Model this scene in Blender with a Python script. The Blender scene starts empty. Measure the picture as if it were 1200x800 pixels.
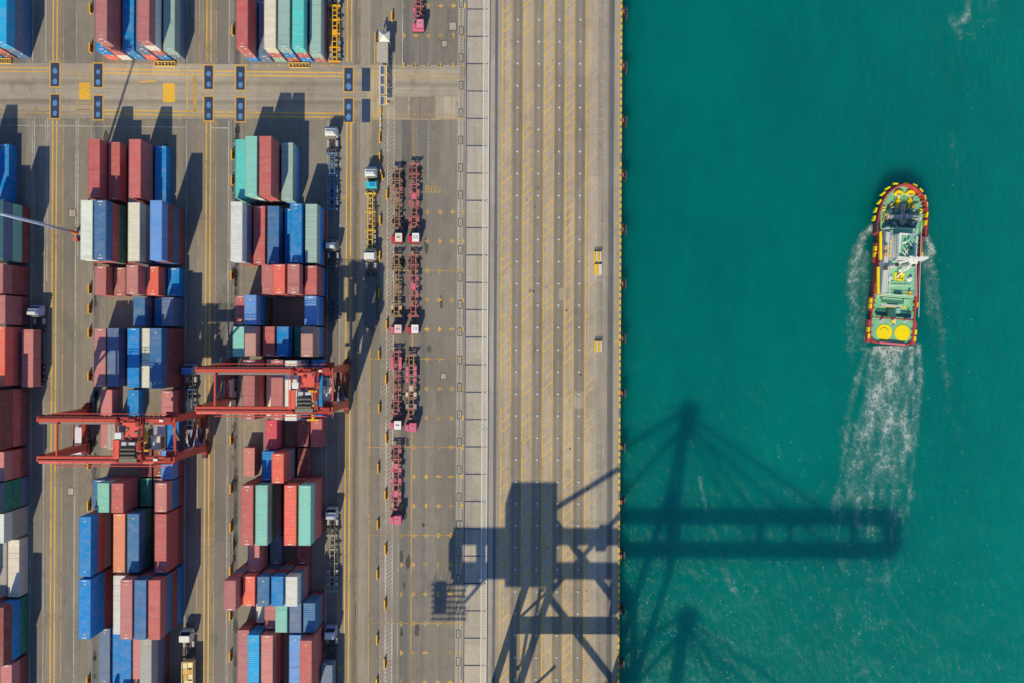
import bpy, math, random
import numpy as np
from mathutils import Vector, Matrix
random.seed(7)
R = math.radians
sc = bpy.context.scene
COL = sc.collection

# ------------------------------------------------------------------ camera
H = 162.0                      # flying height above the quay, metres
FPX = 868.0                    # focal length in photograph pixels (1200 wide)
TH = 0.0048                    # heading of the drone
CT, ST = math.cos(TH), math.sin(TH)
S0 = FPX / H                   # pixels per metre on the quay
cd = bpy.data.cameras.new('camera')
cam = bpy.data.objects.new('camera', cd); COL.objects.link(cam)
cam.location = (0, 0, H); cam.rotation_euler = (0, 0, TH)
cd.sensor_width = 36.0; cd.lens = FPX / 1200 * 36.0
cd.clip_start = 1.0; cd.clip_end = 6000
sc.camera = cam

# ------------------------------------------------------------------ sky, sun, exposure
SUNDX, SUNDY = 0.375, 1.19     # shadow travel per metre of height
SUN = Vector((-SUNDX, -SUNDY, 1.0)).normalized()
ELEV = math.asin(SUN.z)
w = bpy.data.worlds.new('World'); sc.world = w; w.use_nodes = True
nt = w.node_tree; bg = nt.nodes['Background']
sky = nt.nodes.new('ShaderNodeTexSky'); sky.sky_type = 'NISHITA'; sky.sun_disc = False
sky.sun_elevation = ELEV
sky.sun_rotation = math.atan2(SUN.x, SUN.y)
sky.altitude = 50; sky.air_density = 1.0; sky.dust_density = 0.1; sky.ozone_density = 4.2
nt.links.new(sky.outputs[0], bg.inputs[0]); bg.inputs[1].default_value = 0.12
ld = bpy.data.lights.new('sun', 'SUN'); ld.energy = 4.45; ld.angle = R(0.6); ld.color = (1.0, 0.84, 0.55)
lo = bpy.data.objects.new('sun', ld); COL.objects.link(lo)
lo.rotation_euler = SUN.to_track_quat('Z', 'Y').to_euler()
sc.view_settings.view_transform = 'Standard'; sc.view_settings.look = 'None'
sc.view_settings.exposure = 0.06; sc.view_settings.gamma = 1.0
sc.view_settings.use_curve_mapping = False
sc.render.engine = 'CYCLES'
sc.cycles.max_bounces = 6; sc.cycles.transparent_max_bounces = 6
sc.cycles.diffuse_bounces = 3; sc.cycles.glossy_bounces = 2
GAIN = (1.0, 0.95, 0.87)       # how bright a white card lies on this quay

def lin(c):
    c = c / 255.0
    return c / 12.92 if c <= 0.04045 else ((c + 0.055) / 1.055) ** 2.4
def col(r, g, b):
    return tuple(min(0.9, lin(v) / k) for v, k in zip((r, g, b), GAIN)) + (1.0,)

# pixel <-> place: a point seen at (px, py) that lies z above the quay
def G(px, py, z=0.0):
    u = (px - 600) / FPX * (H - z); v = (py - 400) / FPX * (H - z)
    return Vector((CT * u + ST * v, ST * u - CT * v, z))
def X(px): return (px - 600) / S0
def Y(py, ref=300): return G(ref, py).y
WATER = -3.2

# ------------------------------------------------------------------ mesh and object helpers
class MB:
    def __init__(s): s.v = []; s.f = []
    def add(s, vs, fs):
        n = len(s.v); s.v += [tuple(p) for p in vs]; s.f += [tuple(i + n for i in f) for f in fs]; return s
    def box(s, cx, cy, cz, sx, sy, sz, rz=0.0):
        c, q = math.cos(rz), math.sin(rz); vs = []
        for dz in (-.5, .5):
            for dx, dy in ((-.5, -.5), (.5, -.5), (.5, .5), (-.5, .5)):
                x, y = dx * sx, dy * sy
                vs.append((cx + x * c - y * q, cy + x * q + y * c, cz + dz * sz))
        return s.add(vs, [(3, 2, 1, 0), (4, 5, 6, 7), (0, 1, 5, 4), (1, 2, 6, 5), (2, 3, 7, 6), (3, 0, 4, 7)])
    def b(s, x0, x1, y0, y1, z0, z1):
        return s.box((x0 + x1) / 2, (y0 + y1) / 2, (z0 + z1) / 2, abs(x1 - x0), abs(y1 - y0), abs(z1 - z0))
    def bar(s, p, q, w, h, w2=None, h2=None):
        p = Vector(p); q = Vector(q); d = (q - p).normalized()
        up = Vector((0, 0, 1)) if abs(d.z) < .95 else Vector((0, 1, 0))
        a = d.cross(up).normalized(); u = a.cross(d).normalized()
        w2 = w if w2 is None else w2; h2 = h if h2 is None else h2; vs = []
        for o, ww, hh in ((p, w, h), (q, w2, h2)):
            for i, j in ((-.5, -.5), (.5, -.5), (.5, .5), (-.5, .5)):
                vs.append(o + a * ww * i + u * hh * j)
        return s.add(vs, [(0, 1, 2, 3), (7, 6, 5, 4), (0, 4, 5, 1), (1, 5, 6, 2), (2, 6, 7, 3), (3, 7, 4, 0)])
    def cyl(s, p, q, r, n=10, r2=None):
        p = Vector(p); q = Vector(q); d = (q - p).normalized(); r2 = r if r2 is None else r2
        up = Vector((0, 0, 1)) if abs(d.z) < .95 else Vector((0, 1, 0))
        a = d.cross(up).normalized(); u = a.cross(d); vs = []
        for o, rr in ((p, r), (q, r2)):
            for i in range(n):
                t = 2 * math.pi * i / n
                vs.append(o + a * rr * math.cos(t) + u * rr * math.sin(t))
        fs = [(i, (i + 1) % n, n + (i + 1) % n, n + i) for i in range(n)]
        fs += [tuple(range(n))[::-1], tuple(range(n, 2 * n))]
        return s.add(vs, fs)
    def prism(s, pts, z0, z1):
        n = len(pts)
        vs = [(x, y, z0) for x, y in pts] + [(x, y, z1) for x, y in pts]
        fs = [(i, (i + 1) % n, n + (i + 1) % n, n + i) for i in range(n)] + [tuple(range(n))[::-1], tuple(range(n, 2 * n))]
        return s.add(vs, fs)
    def quad(s, a, b, c, d): return s.add([a, b, c, d], [(0, 1, 2, 3)])
    def line(s, p, q, w, z):       # flat painted stroke
        d = Vector((q[0] - p[0], q[1] - p[1])); L = d.length or 1; n = Vector((-d.y, d.x)) / L * w / 2
        return s.quad((p[0] - n.x, p[1] - n.y, z), (q[0] - n.x, q[1] - n.y, z), (q[0] + n.x, q[1] + n.y, z), (p[0] + n.x, p[1] + n.y, z))
    def mesh(s, name, smooth=False):
        me = bpy.data.meshes.new(name); me.from_pydata(s.v, [], s.f); me.update()
        if smooth: me.shade_smooth()
        return me
    def build(s, name, m, parent=None, color=None, loc=None, smooth=False, **tags):
        return put(name, s.mesh(name, smooth), m, parent, color, loc, **tags)

def put(name, me, m=None, parent=None, color=None, loc=None, **tags):
    if m is not None and not me.materials: me.materials.append(m)
    o = bpy.data.objects.new(name, me); COL.objects.link(o)
    if parent: o.parent = parent; KIDS.setdefault(parent.name, []).append(o)
    if color: o.color = color
    if loc is not None: o.location = loc
    for k, v in tags.items(): o[k] = v
    return o
def thing(name, label, cat, loc=(0, 0, 0), rz=0.0, group=None):
    o = bpy.data.objects.new(name, None); COL.objects.link(o); o.empty_display_size = .5
    o.location = loc; o.rotation_euler = (0, 0, rz); o['label'] = label; o['category'] = cat
    if group: o['group'] = group
    return o
KIDS = {}
def copy_tree(o, parent=None, recolor=None):
    c = o.copy(); COL.objects.link(c)
    if parent: c.parent = parent; KIDS.setdefault(parent.name, []).append(c)
    if recolor:
        k = tuple(round(x, 3) for x in o.color)
        if k in recolor: c.color = recolor[k]
    for ch in list(KIDS.get(o.name, ())):
        copy_tree(ch, c, recolor)
    return c
def dup(root, loc, rz, label, recolor=None, group=None, name=None):
    c = copy_tree(root, None, recolor); c.location = loc; c.rotation_euler = (0, 0, rz); c['label'] = label
    if group: c['group'] = group
    return c

# ------------------------------------------------------------------ materials
def new_mat(name):
    m = bpy.data.materials.new(name); m.use_nodes = True; n = m.node_tree
    return m, n, n.nodes['Principled BSDF']
def N(n, t, **kw):
    x = n.nodes.new(t)
    for k, v in kw.items(): setattr(x, k, v)
    return x
def noise(n, vec, scale, detail=4, rough=.55, dist=0.0):
    x = N(n, 'ShaderNodeTexNoise'); x.inputs['Scale'].default_value = scale
    x.inputs['Detail'].default_value = detail; x.inputs['Roughness'].default_value = rough
    x.inputs['Distortion'].default_value = dist
    if vec is not None: n.links.new(vec, x.inputs['Vector'])
    return x.outputs['Fac']
def mapping(n, vec, scale=(1, 1, 1), loc=(0, 0, 0)):
    x = N(n, 'ShaderNodeMapping'); x.inputs['Scale'].default_value = scale; x.inputs['Location'].default_value = loc
    n.links.new(vec, x.inputs['Vector']); return x.outputs[0]
def mrange(n, v, a, b, c=0.0, d=1.0, smooth=False):
    x = N(n, 'ShaderNodeMapRange'); x.clamp = True
    if smooth: x.interpolation_type = 'SMOOTHSTEP'
    for i, q in zip((1, 2, 3, 4), (a, b, c, d)): x.inputs[i].default_value = q
    n.links.new(v, x.inputs[0]); return x.outputs[0]
def math_(n, op, a, b=None, c=None):
    x = N(n, 'ShaderNodeMath', operation=op)
    for i, q in enumerate((a, b, c)):
        if q is None: continue
        if isinstance(q, (int, float)): x.inputs[i].default_value = q
        else: n.links.new(q, x.inputs[i])
    return x.outputs[0]
def mix(n, f, a, b, mode='MIX'):
    x = N(n, 'ShaderNodeMix', data_type='RGBA', blend_type=mode)
    for i, q in ((0, f), (6, a), (7, b)):
        if isinstance(q, (int, float)): x.inputs[i].default_value = q
        elif isinstance(q, tuple): x.inputs[i].default_value = q
        else: n.links.new(q, x.inputs[i])
    return x.outputs[2]
def vscale(n, c, f):               # colour times factor
    x = N(n, 'ShaderNodeVectorMath', operation='SCALE'); n.links.new(c, x.inputs[0])
    if isinstance(f, (int, float)): x.inputs['Scale'].default_value = f
    else: n.links.new(f, x.inputs['Scale'])
    return x.outputs[0]
def bump(n, p, h, dist, strength=1.0):
    x = N(n, 'ShaderNodeBump'); x.inputs['Distance'].default_value = dist; x.inputs['Strength'].default_value = strength
    n.links.new(h, x.inputs['Height']); n.links.new(x.outputs[0], p.inputs['Normal'])

def mat_paint(name, rough=.45, metal=0.0, wear=.25, rust=True):
    m, n, p = new_mat(name)
    oi = N(n, 'ShaderNodeObjectInfo'); tc = N(n, 'ShaderNodeTexCoord')
    off = N(n, 'ShaderNodeVectorMath', operation='ADD'); sc_ = N(n, 'ShaderNodeVectorMath', operation='SCALE')
    cx = N(n, 'ShaderNodeCombineXYZ')
    for i in range(3): n.links.new(oi.outputs['Random'], cx.inputs[i])
    n.links.new(cx.outputs[0], sc_.inputs[0]); sc_.inputs['Scale'].default_value = 57.0
    n.links.new(tc.outputs['Object'], off.inputs[0]); n.links.new(sc_.outputs[0], off.inputs[1])
    v = off.outputs[0]
    f = math_(n, 'ADD', 1.0 - wear / 2, math_(n, 'MULTIPLY', noise(n, v, 1.3, 5), wear))
    c = vscale(n, oi.outputs['Color'], f)
    if rust:
        r = mrange(n, noise(n, v, 2.3, 6, .7), .62, .70)
        c = mix(n, math_(n, 'MULTIPLY', r, .35), c, col(110, 75, 60))
    n.links.new(c, p.inputs['Base Color'])
    p.inputs['Roughness'].default_value = rough; p.inputs['Metallic'].default_value = metal
    return m

def mat_container(name, roof, attr=False):
    m, n, p = new_mat(name)
    oi = N(n, 'ShaderNodeObjectInfo'); tc = N(n, 'ShaderNodeTexCoord')
    cx = N(n, 'ShaderNodeCombineXYZ')
    for i in range(3): n.links.new(oi.outputs['Random'], cx.inputs[i])
    sc_ = N(n, 'ShaderNodeVectorMath', operation='SCALE'); n.links.new(cx.outputs[0], sc_.inputs[0]); sc_.inputs['Scale'].default_value = 431.0
    off = N(n, 'ShaderNodeVectorMath', operation='ADD')
    n.links.new(tc.outputs['Object'], off.inputs[0]); n.links.new(sc_.outputs[0], off.inputs[1]); v = off.outputs[0]
    rnd = oi.outputs['Random']
    band = noise(n, mapping(n, v, (.12, .9, .2)), 1.0, 4, .7)             # cross-wise roof sheets fade unevenly
    blot = noise(n, v, .9, 6, .65)
    fine = noise(n, v, 9.0, 3, .6)
    f = math_(n, 'ADD', .66, math_(n, 'MULTIPLY', band, .40))
    f = math_(n, 'ADD', f, math_(n, 'MULTIPLY', blot, .18))
    f = math_(n, 'ADD', f, math_(n, 'MULTIPLY', fine, .14))
    src = oi.outputs['Color']
    if attr: an = N(n, 'ShaderNodeAttribute'); an.attribute_name = 'box_colour'; src = an.outputs['Color']
    c = vscale(n, src, f)
    chalk = math_(n, 'MULTIPLY', mrange(n, noise(n, mapping(n, v, (.5, .8, 1)), 1.0, 5, .7), .42, .72), .30)
    c = mix(n, chalk, c, col(170, 162, 152))
    rb = mrange(n, noise(n, mapping(n, v, (1, .6, 1), (17, 3, 1)), .75, 6, .72), .60, .70)
    c = mix(n, math_(n, 'MULTIPLY', rb, math_(n, 'MULTIPLY', rnd, .55)), c, col(128, 104, 84))
    lines = math_(n, 'GREATER_THAN', noise(n, mapping(n, v, (.06, 3.2, .06)), 1.0, 3, .6), .63)
    c = mix(n, math_(n, 'MULTIPLY', lines, .28), c, (.05, .05, .055, 1))
    # rust and scratches, more on some boxes than on others
    th = mrange(n, rnd, 0, 1, .60, .73)
    spots = math_(n, 'GREATER_THAN', noise(n, v, 4.5, 5, .75), th)
    c = mix(n, math_(n, 'MULTIPLY', spots, .75), c, col(120, 82, 62))
    sp2 = math_(n, 'GREATER_THAN', noise(n, mapping(n, v, (1, 1, 1), (31, 7, 3)), 3.2, 6, .8), .66)
    c = mix(n, math_(n, 'MULTIPLY', sp2, .5), c, col(185, 178, 165))
    n.links.new(c, p.inputs['Base Color'])
    p.inputs['Roughness'].default_value = .62
    p.inputs['Specular IOR Level'].default_value = .3
    return m

def mat_ground(name, attr=None, base=None, streak=(1, .06, 1), gain=1.0):
    m, n, p = new_mat(name)
    tc = N(n, 'ShaderNodeTexCoord'); v = tc.outputs['Object']
    if not attr:
        oi = N(n, 'ShaderNodeObjectInfo'); ad = N(n, 'ShaderNodeVectorMath', operation='ADD')
        n.links.new(v, ad.inputs[0]); n.links.new(vscale(n, oi.outputs['Location'], 1.37), ad.inputs[1]); v = ad.outputs[0]
    if attr:
        a = N(n, 'ShaderNodeAttribute'); a.attribute_name = attr; c = a.outputs['Color']
    else:
        rgb = N(n, 'ShaderNodeRGB'); rgb.outputs[0].default_value = base; c = rgb.outputs[0]
    big = noise(n, v, .055, 5, .6); mid = noise(n, v, .5, 5, .65); fine = noise(n, v, 3.2, 3, .7)
    stk = noise(n, mapping(n, v, streak), 1.6, 5, .7)
    f = math_(n, 'ADD', .19, math_(n, 'MULTIPLY', big, .44))
    f = math_(n, 'ADD', f, math_(n, 'MULTIPLY', mid, .38))
    f = math_(n, 'ADD', f, math_(n, 'MULTIPLY', fine, .50))
    f = math_(n, 'ADD', f, math_(n, 'MULTIPLY', stk, .36))
    c = vscale(n, c, math_(n, 'MULTIPLY', f, gain))
    # oil drips and tyre rubber
    oil = mrange(n, noise(n, mapping(n, v, (1, .4, 1)), .30, 7, .74), .56, .72)
    c = mix(n, math_(n, 'MULTIPLY', oil, .46), c, (.060, .056, .052, 1))
    sp = mrange(n, noise(n, mapping(n, v, (1, 1, 1), (5, 0, 0)), 1.25, 3, .6), .70, .74)
    c = mix(n, math_(n, 'MULTIPLY', sp, .6), c, (.045, .043, .042, 1))
    sp2 = math_(n, 'GREATER_THAN', noise(n, v, 3.1, 2, .5), .73)
    c = mix(n, math_(n, 'MULTIPLY', sp2, .6), c, (.04, .04, .04, 1))
    li = mrange(n, noise(n, mapping(n, v, (1, 1, 1), (9, 4, 0)), 1.7, 4, .7), .69, .76)
    c = mix(n, math_(n, 'MULTIPLY', li, .5), c, col(196, 188, 172))
    # repaired and bleached patches, tyre tracks wandering along the lane, warm dust
    vo = N(n, 'ShaderNodeTexVoronoi'); vo.feature = 'F1'; vo.distance = 'CHEBYCHEV'; vo.inputs['Scale'].default_value = .09
    n.links.new(mapping(n, v, (1, .5, 1) if streak[0] >= streak[1] else (.5, 1, 1)), vo.inputs['Vector'])
    sv = N(n, 'ShaderNodeSeparateColor'); n.links.new(vo.outputs['Color'], sv.inputs[0])
    c = vscale(n, c, mrange(n, sv.outputs[0], 0, 1, .91, 1.09))
    tr = mrange(n, noise(n, mapping(n, v, (1.2, .012, 1) if streak[0] >= streak[1] else (.012, 1.2, 1), (0, 0, 2)), 1.0, 5, .7), .52, .68)
    c = mix(n, math_(n, 'MULTIPLY', tr, .34), c, (.085, .08, .076, 1))
    du = mrange(n, noise(n, mapping(n, v, (1, .3, 1), (3, 8, 0)), .16, 4, .6), .40, .66)
    c = mix(n, math_(n, 'MULTIPLY', du, .18), c, col(160, 148, 128))
    crk = N(n, 'ShaderNodeTexVoronoi'); crk.feature = 'DISTANCE_TO_EDGE'; crk.inputs['Scale'].default_value = .13
    n.links.new(mapping(n, v, (1, .8, 1)), crk.inputs['Vector'])
    ck = math_(n, 'MULTIPLY', mrange(n, crk.outputs['Distance'], .0, .012, 1, 0), math_(n, 'GREATER_THAN', big, .5))
    c = mix(n, math_(n, 'MULTIPLY', ck, .10), c, (.07, .066, .062, 1))
    n.links.new(c, p.inputs['Base Color']); p.inputs['Roughness'].default_value = .9
    p.inputs['Specular IOR Level'].default_value = .25
    bump(n, p, fine, .02, .4)
    return m

def mat_marking(name, color, lo_=.36, hi=.5):
    m, n, p = new_mat(name)
    tc = N(n, 'ShaderNodeTexCoord'); v = tc.outputs['Object']
    a = noise(n, v, 2.2, 5, .75); b_ = noise(n, v, .11, 3, .6)
    k = mrange(n, math_(n, 'ADD', math_(n, 'MULTIPLY', a, .6), math_(n, 'MULTIPLY', b_, .5)), lo_, hi)
    p.inputs['Base Color'].default_value = color; p.inputs['Roughness'].default_value = .7
    n.links.new(k, p.inputs['Alpha'])
    return m
def mat_plain(name, color, rough=.6, metal=0.0, var=.2, scale=2.0):
    m, n, p = new_mat(name)
    tc = N(n, 'ShaderNodeTexCoord')
    f = math_(n, 'ADD', 1 - var / 2, math_(n, 'MULTIPLY', noise(n, tc.outputs['Object'], scale, 5), var))
    rgb = N(n, 'ShaderNodeRGB'); rgb.outputs[0].default_value = color
    n.links.new(vscale(n, rgb.outputs[0], f), p.inputs['Base Color'])
    p.inputs['Roughness'].default_value = rough; p.inputs['Metallic'].default_value = metal
    return m

PAINT = mat_paint('painted_metal')
STEEL = mat_paint('weathered_steel', .55, .0, .45)
CONT_R = mat_container('container_paint', True); CONT_A = mat_container('container_paint_mixed', True, True)
RUBBER = mat_plain('tyre_rubber', (.02, .02, .022, 1), .85, 0, .3, 3)
GLASS = mat_plain('dark_glass', (.02, .03, .045, 1), .06, 0, .1)
CONC = mat_plain('precast_concrete', col(170, 162, 150), .9, 0, .3, 3)

P_ = dict(m=('mauve', (178, 108, 106)), r=('red', (192, 98, 94)), b=('maroon', (140, 72, 72)), c=('coral', (232, 106, 88)),
          o=('orange', (222, 136, 100)), p=('pink', (196, 124, 120)), g=('magenta', (202, 78, 98)), B=('bright blue', (0, 130, 198)),
          N=('denim blue', (60, 112, 158)), S=('slate blue', (98, 117, 145)), L=('light blue', (98, 150, 208)), Y=('cyan', (0, 166, 222)),
          T=('turquoise', (84, 196, 190)), M=('mint green', (132, 200, 184)), A=('sage green', (150, 180, 170)), G=('dark green', (16, 126, 106)),
          W=('white', (218, 218, 208)), C=('cream', (222, 212, 192)), R=('grey', (168, 163, 154)), t=('tan', (186, 140, 128)))

# ------------------------------------------------------------------ ground sheets with a painted cross profile
def profile(xs, spans, default, soft=1):
    a = np.tile(np.array(default, float), (len(xs), 1))
    for x0, x1, c in spans:
        a[(xs >= x0) & (xs < x1)] = c
    k = np.array([.25, .5, .25])
    for _ in range(soft):
        for ch in range(3):
            q = np.pad(a[:, ch], 1, mode='edge'); a[:, ch] = np.convolve(q, k, 'valid')
    return a
def strip_sheet(name, x0, x1, y0, y1, spans, default, z, m, step=1.0, rows=None, soft=1):
    xs = np.arange(x0, x1 + step * .5, step)
    prof = profile(xs, spans, default, soft)
    if soft > 1:
        hard = profile(xs, spans, default, 1); sel = (xs < 590) | (xs > 700); prof[sel] = hard[sel]
    vs = []; fs = []; cols = []
    ys = [y0, y1] if rows is None else [q_[0] for q_ in rows]
    fr = [1.0] * len(ys) if rows is None else [q_[1] for q_ in rows]
    for j, yy in enumerate(ys):
        for i, xx in enumerate(xs):
            vs.append((X(xx), yy, z)); q3 = prof[i]; cols.append(col(*(v * fr[j] for v in (q3[0] * 1.055, q3[1] * 1.065, q3[2] * 1.06))))
    n = len(xs)
    for r_ in range(len(ys) - 1):
        for i in range(n - 1): fs.append(((r_ + 1) * n + i, (r_ + 1) * n + i + 1, r_ * n + i + 1, r_ * n + i))
    me = bpy.data.meshes.new(name); me.from_pydata(vs, [], fs)
    at = me.color_attributes.new('albedo', 'FLOAT_COLOR', 'POINT')
    at.data.foreach_set('color', np.array(cols, np.float32).ravel())
    return put(name, me, m, kind='structure')
GM = mat_ground('yard_asphalt', 'albedo')
GQ = mat_ground('quay_concrete', 'albedo', streak=(1, .03, 1))
GR = mat_ground('cross_road_concrete', 'albedo', streak=(.05, 1.2, 1))

a1 = (128, 119, 109); a2 = (114, 108, 101); a3 = (121, 114, 105); dk = (92, 90, 88); cc = (142, 132, 119)
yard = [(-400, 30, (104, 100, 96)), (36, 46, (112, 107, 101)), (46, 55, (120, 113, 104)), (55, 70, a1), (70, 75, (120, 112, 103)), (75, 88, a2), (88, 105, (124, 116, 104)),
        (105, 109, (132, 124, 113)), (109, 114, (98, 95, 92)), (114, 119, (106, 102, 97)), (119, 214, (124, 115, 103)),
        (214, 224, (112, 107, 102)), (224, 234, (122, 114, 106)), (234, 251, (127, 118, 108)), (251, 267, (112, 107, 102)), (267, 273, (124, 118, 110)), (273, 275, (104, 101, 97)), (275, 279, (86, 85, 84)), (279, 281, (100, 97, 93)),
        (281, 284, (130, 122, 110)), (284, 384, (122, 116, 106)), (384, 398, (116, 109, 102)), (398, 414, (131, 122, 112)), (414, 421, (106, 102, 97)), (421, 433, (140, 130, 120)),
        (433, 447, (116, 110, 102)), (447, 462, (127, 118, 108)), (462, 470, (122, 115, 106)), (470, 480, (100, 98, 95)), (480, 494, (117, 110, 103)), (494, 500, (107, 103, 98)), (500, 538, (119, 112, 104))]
def steps(z, y0, y1): pass
FAR = 420.0
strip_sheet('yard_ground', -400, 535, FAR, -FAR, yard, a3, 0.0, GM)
conc = [(535, 542.5, (156, 147, 132)), (542.5, 543.5, (100, 100, 104)), (543.5, 545, (146, 138, 126)), (545, 573.2, (66, 76, 100)), (573.2, 579, (154, 145, 131)), (579, 582, (74, 80, 96)), (582, 590, (148, 138, 124))]
q = []
for cxq in (605.2, 630, 654.2, 678.7):     # tyre-darkened running lanes between the hatched islands
    q += [(cxq - 7, cxq + 7, (146, 131, 114)), (cxq - 5.4, cxq - 1.6, (120, 112, 102)), (cxq + 1.6, cxq + 5.4, (120, 112, 102)), (cxq - 1.6, cxq + 1.6, (134, 123, 109))]
q += [(700, 712, (140, 131, 118)), (712, 714, (104, 101, 98)), (714, 717, (92, 92, 92)), (717, 719, (66, 68, 74)), (718, 729, (150, 140, 124))]
strip_sheet('quay_deck', 535, 727.5, FAR, -FAR, conc + q, (162, 148, 132), 0.0, GQ, .5, None, 6)
# cross road, laid on top of the yard
road = [(0, 60, (146, 134, 121)), (60, 120, (150, 138, 124)), (120, 300, (154, 143, 128)), (300, 430, (146, 135, 122)), (430, 448, (165, 148, 122)), (448, 540, (155, 143, 128))]
rd = strip_sheet('cross_road', -400, 535, Y(75.5, 300), Y(140.0, 300), road, (148, 137, 123), .004, GR, 1.0, [(Y(a_, 300), b_) for a_, b_ in ((75.5, .96), (80, 1), (93, 1.02), (97, .90), (99, .88), (103, 1.02), (111, 1.0), (116, 1.04), (119, .88), (121, .87), (125, 1.01), (132, 1.0), (136, .93), (140, .95))])

# bleached and patched bays
def repair(x0, x1, y0, y1, c, z, m_=None):
    mb = MB(); a, b_, c2, d = G(x0, y1), G(x1, y1), G(x1, y0), G(x0, y0)
    mb.quad((a.x, a.y, z), (b_.x, b_.y, z), (c2.x, c2.y, z), (d.x, d.y, z))
    mb.build('repair_patch', mat_ground('patch_concrete', None, col(*c)), kind='structure')
for x0, x1, y0, y1, c, z in ((511, 534, 113.5, 140, (170, 157, 138), .006), (462, 478, 113.5, 140, (150, 138, 124), .006), (480, 510, 113.5, 140, (138, 127, 114), .006),
                             (430, 446, 82, 137, (172, 154, 124), .0060), (655, 668, 338, 352, (160, 150, 132), .002), (666, 711, 458, 478, (158, 147, 130), .002),
                             (520, 534, 395, 420, (132, 124, 114), .002), 
                             (93, 111, 240, 296, (134, 126, 114), .002), (284, 304, 486, 520, (146, 136, 118), .002), (117, 144, 350, 383, (132, 126, 114), .002)):
    repair(x0, x1, y0, y1, c, z)

# quay wall face
MB().b(X(727.3) - .6, X(727.3), -FAR, FAR, -6, -.004).build('quay_wall', CONC, kind='structure')

# ------------------------------------------------------------------ concrete slabs between the joints
slab_root = bpy.data.objects.new('concrete_pavement', None); COL.objects.link(slab_root); slab_root['kind'] = 'structure'
GS = mat_ground('slab_concrete', None, col(172, 163, 148), (1, 1, 1))
sl = MB().b(-12.9 / S0, 12.9 / S0, -15.2 / S0, 15.2 / S0, 0, .05).mesh('panel')
for i in range(-3, 29):
    o = put('panel', sl, GS, slab_root, loc=(X(558.8), Y(11 + 32.0 * i - 16, 564), .002))
# drain covers in the concrete strip
dc = MB()
for sx in (-1, 1): dc.b(sx * .42 - .08, sx * .42 + .08, -.93, .93, 0, .02)
for sy in (-1, 1): dc.b(-.34, .34, sy * .85 - .08, sy * .85 + .08, 0, .02)
dc.b(-.05, .05, -.45, .45, .013, .02)
dcm = dc.mesh('drain_cover')
lid = MB().b(-.33, .33, -.76, .76, 0, .012).mesh('cover_plate')
for i in range(-1, 26):
    y = 4 + 32.1 * i
    r0 = put('drain_cover', dcm, mat_plain('iron_dark', (.06, .07, .085, 1), .7) if i == -1 else bpy.data.materials['iron_dark'], None, loc=(X(538.8), Y(y, 541), .004), label='dark framed drain cover set in the pale dashed strip beside the slabs', category='drain cover', group='drain covers along the pale concrete strip')
    put('cover_plate', lid, GS, r0)

# ------------------------------------------------------------------ painted markings
YEL = mat_marking('worn_yellow_paint', col(224, 174, 56), .36, .54)
YELF = mat_marking('faded_yellow_paint', col(196, 158, 84), .44, .58)
WHI = mat_marking('worn_white_paint', col(196, 192, 182), .40, .60)
WHF = mat_marking('faded_white_paint', col(176, 172, 166), .46, .60)
Z1, Z2 = .004, .008
def yline(mb, x, y0, y1, w=.22, z=Z1, ref=None):
    mb.line((X(x), Y(y0, x)), (X(x), Y(y1, x)), w, z)
ymk, yfk, wmk, wfk, whk, dkk = MB(), MB(), MB(), MB(), MB(), MB()
for x in (60.6, 65.2, 240.6, 245.6, 405.2, 410.2):
    yline(ymk, x, -300, 73, .25); yline(ymk, x, 141.5, 1100, .25)
for x in (72.8, 251.8, 418.3, 232):
    yline(yfk, x, -300, 73, .16); yline(yfk, x, 141.5, 1100, .16)
yline(ymk, 418.5, 200, 1100, .2); yline(yfk, 433.4, 141.5, 1100, .2); yline(yfk, 397.2, 470, 1100, .16)
for x in (36.8, 52.0, 88.0, 217.5, 266.8, 383.2):
    yline(wmk, x, -300, 73, .14); yline(wmk, x, 141.5, 1100, .14)
yline(wmk, 397.6, 190, 480, .16)
# cross road lines
def pl(mb, pts, w, z=Z2):
    for p, q2 in zip(pts, pts[1:]):
        a, b_ = G(*p), G(*q2); mb.line((a.x, a.y), (b_.x, b_.y), w, z)
for d in (0, 4.4):
    pl(ymk, [(-60, 78.8 + d), (58, 80 + d)], .2); pl(yfk, [(71, 80.4 + d), (108.5, 81 + d)], .16)
    pl(ymk, [(121.5, 81.4 + d), (238, 83.3 + d)], .24); pl(ymk, [(251, 83.6 + d), (275, 84 + d)], .24); pl(ymk, [(288, 84.3 + d), (402, 85.6 + d)], .24)
    pl(yfk, [(414, 85.8 + d), (545, 88 + d)], .2)
for d in (0, 4.3):
    pl(yfk, [(-60, 126.8 + d), (58, 128 + d)], .2); pl(yfk, [(71, 128.4 + d), (108.5, 129 + d)], .16)
    pl(ymk, [(121.5, 129.6 + d), (238, 131.2 + d)], .24); pl(ymk, [(251, 131.4 + d), (275, 131.9 + d)], .24); pl(ymk, [(288, 132.1 + d), (402, 133.3 + d)], .24)
    pl(yfk, [(414, 133.6 + d), (545, 135.6 + d)], .2)
for x in (219.5,): pl(ymk, [(x, 88), (x - .1, 131)], .22)
pl(yfk, [(228.5, 89), (228.3, 131)], .9)
pl(wmk, [(-60, 146.3), (219, 149.3)], .14, Z1); pl(wmk, [(248, 150), (269, 150.2)], .2, Z1)
for x, y0, y1 in ((39.3, 139, 330), (54.6, 138, 330), (90.5, 139, 300)): yline(wmk, x, y0, y1, .16, Z2 + .004)
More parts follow.
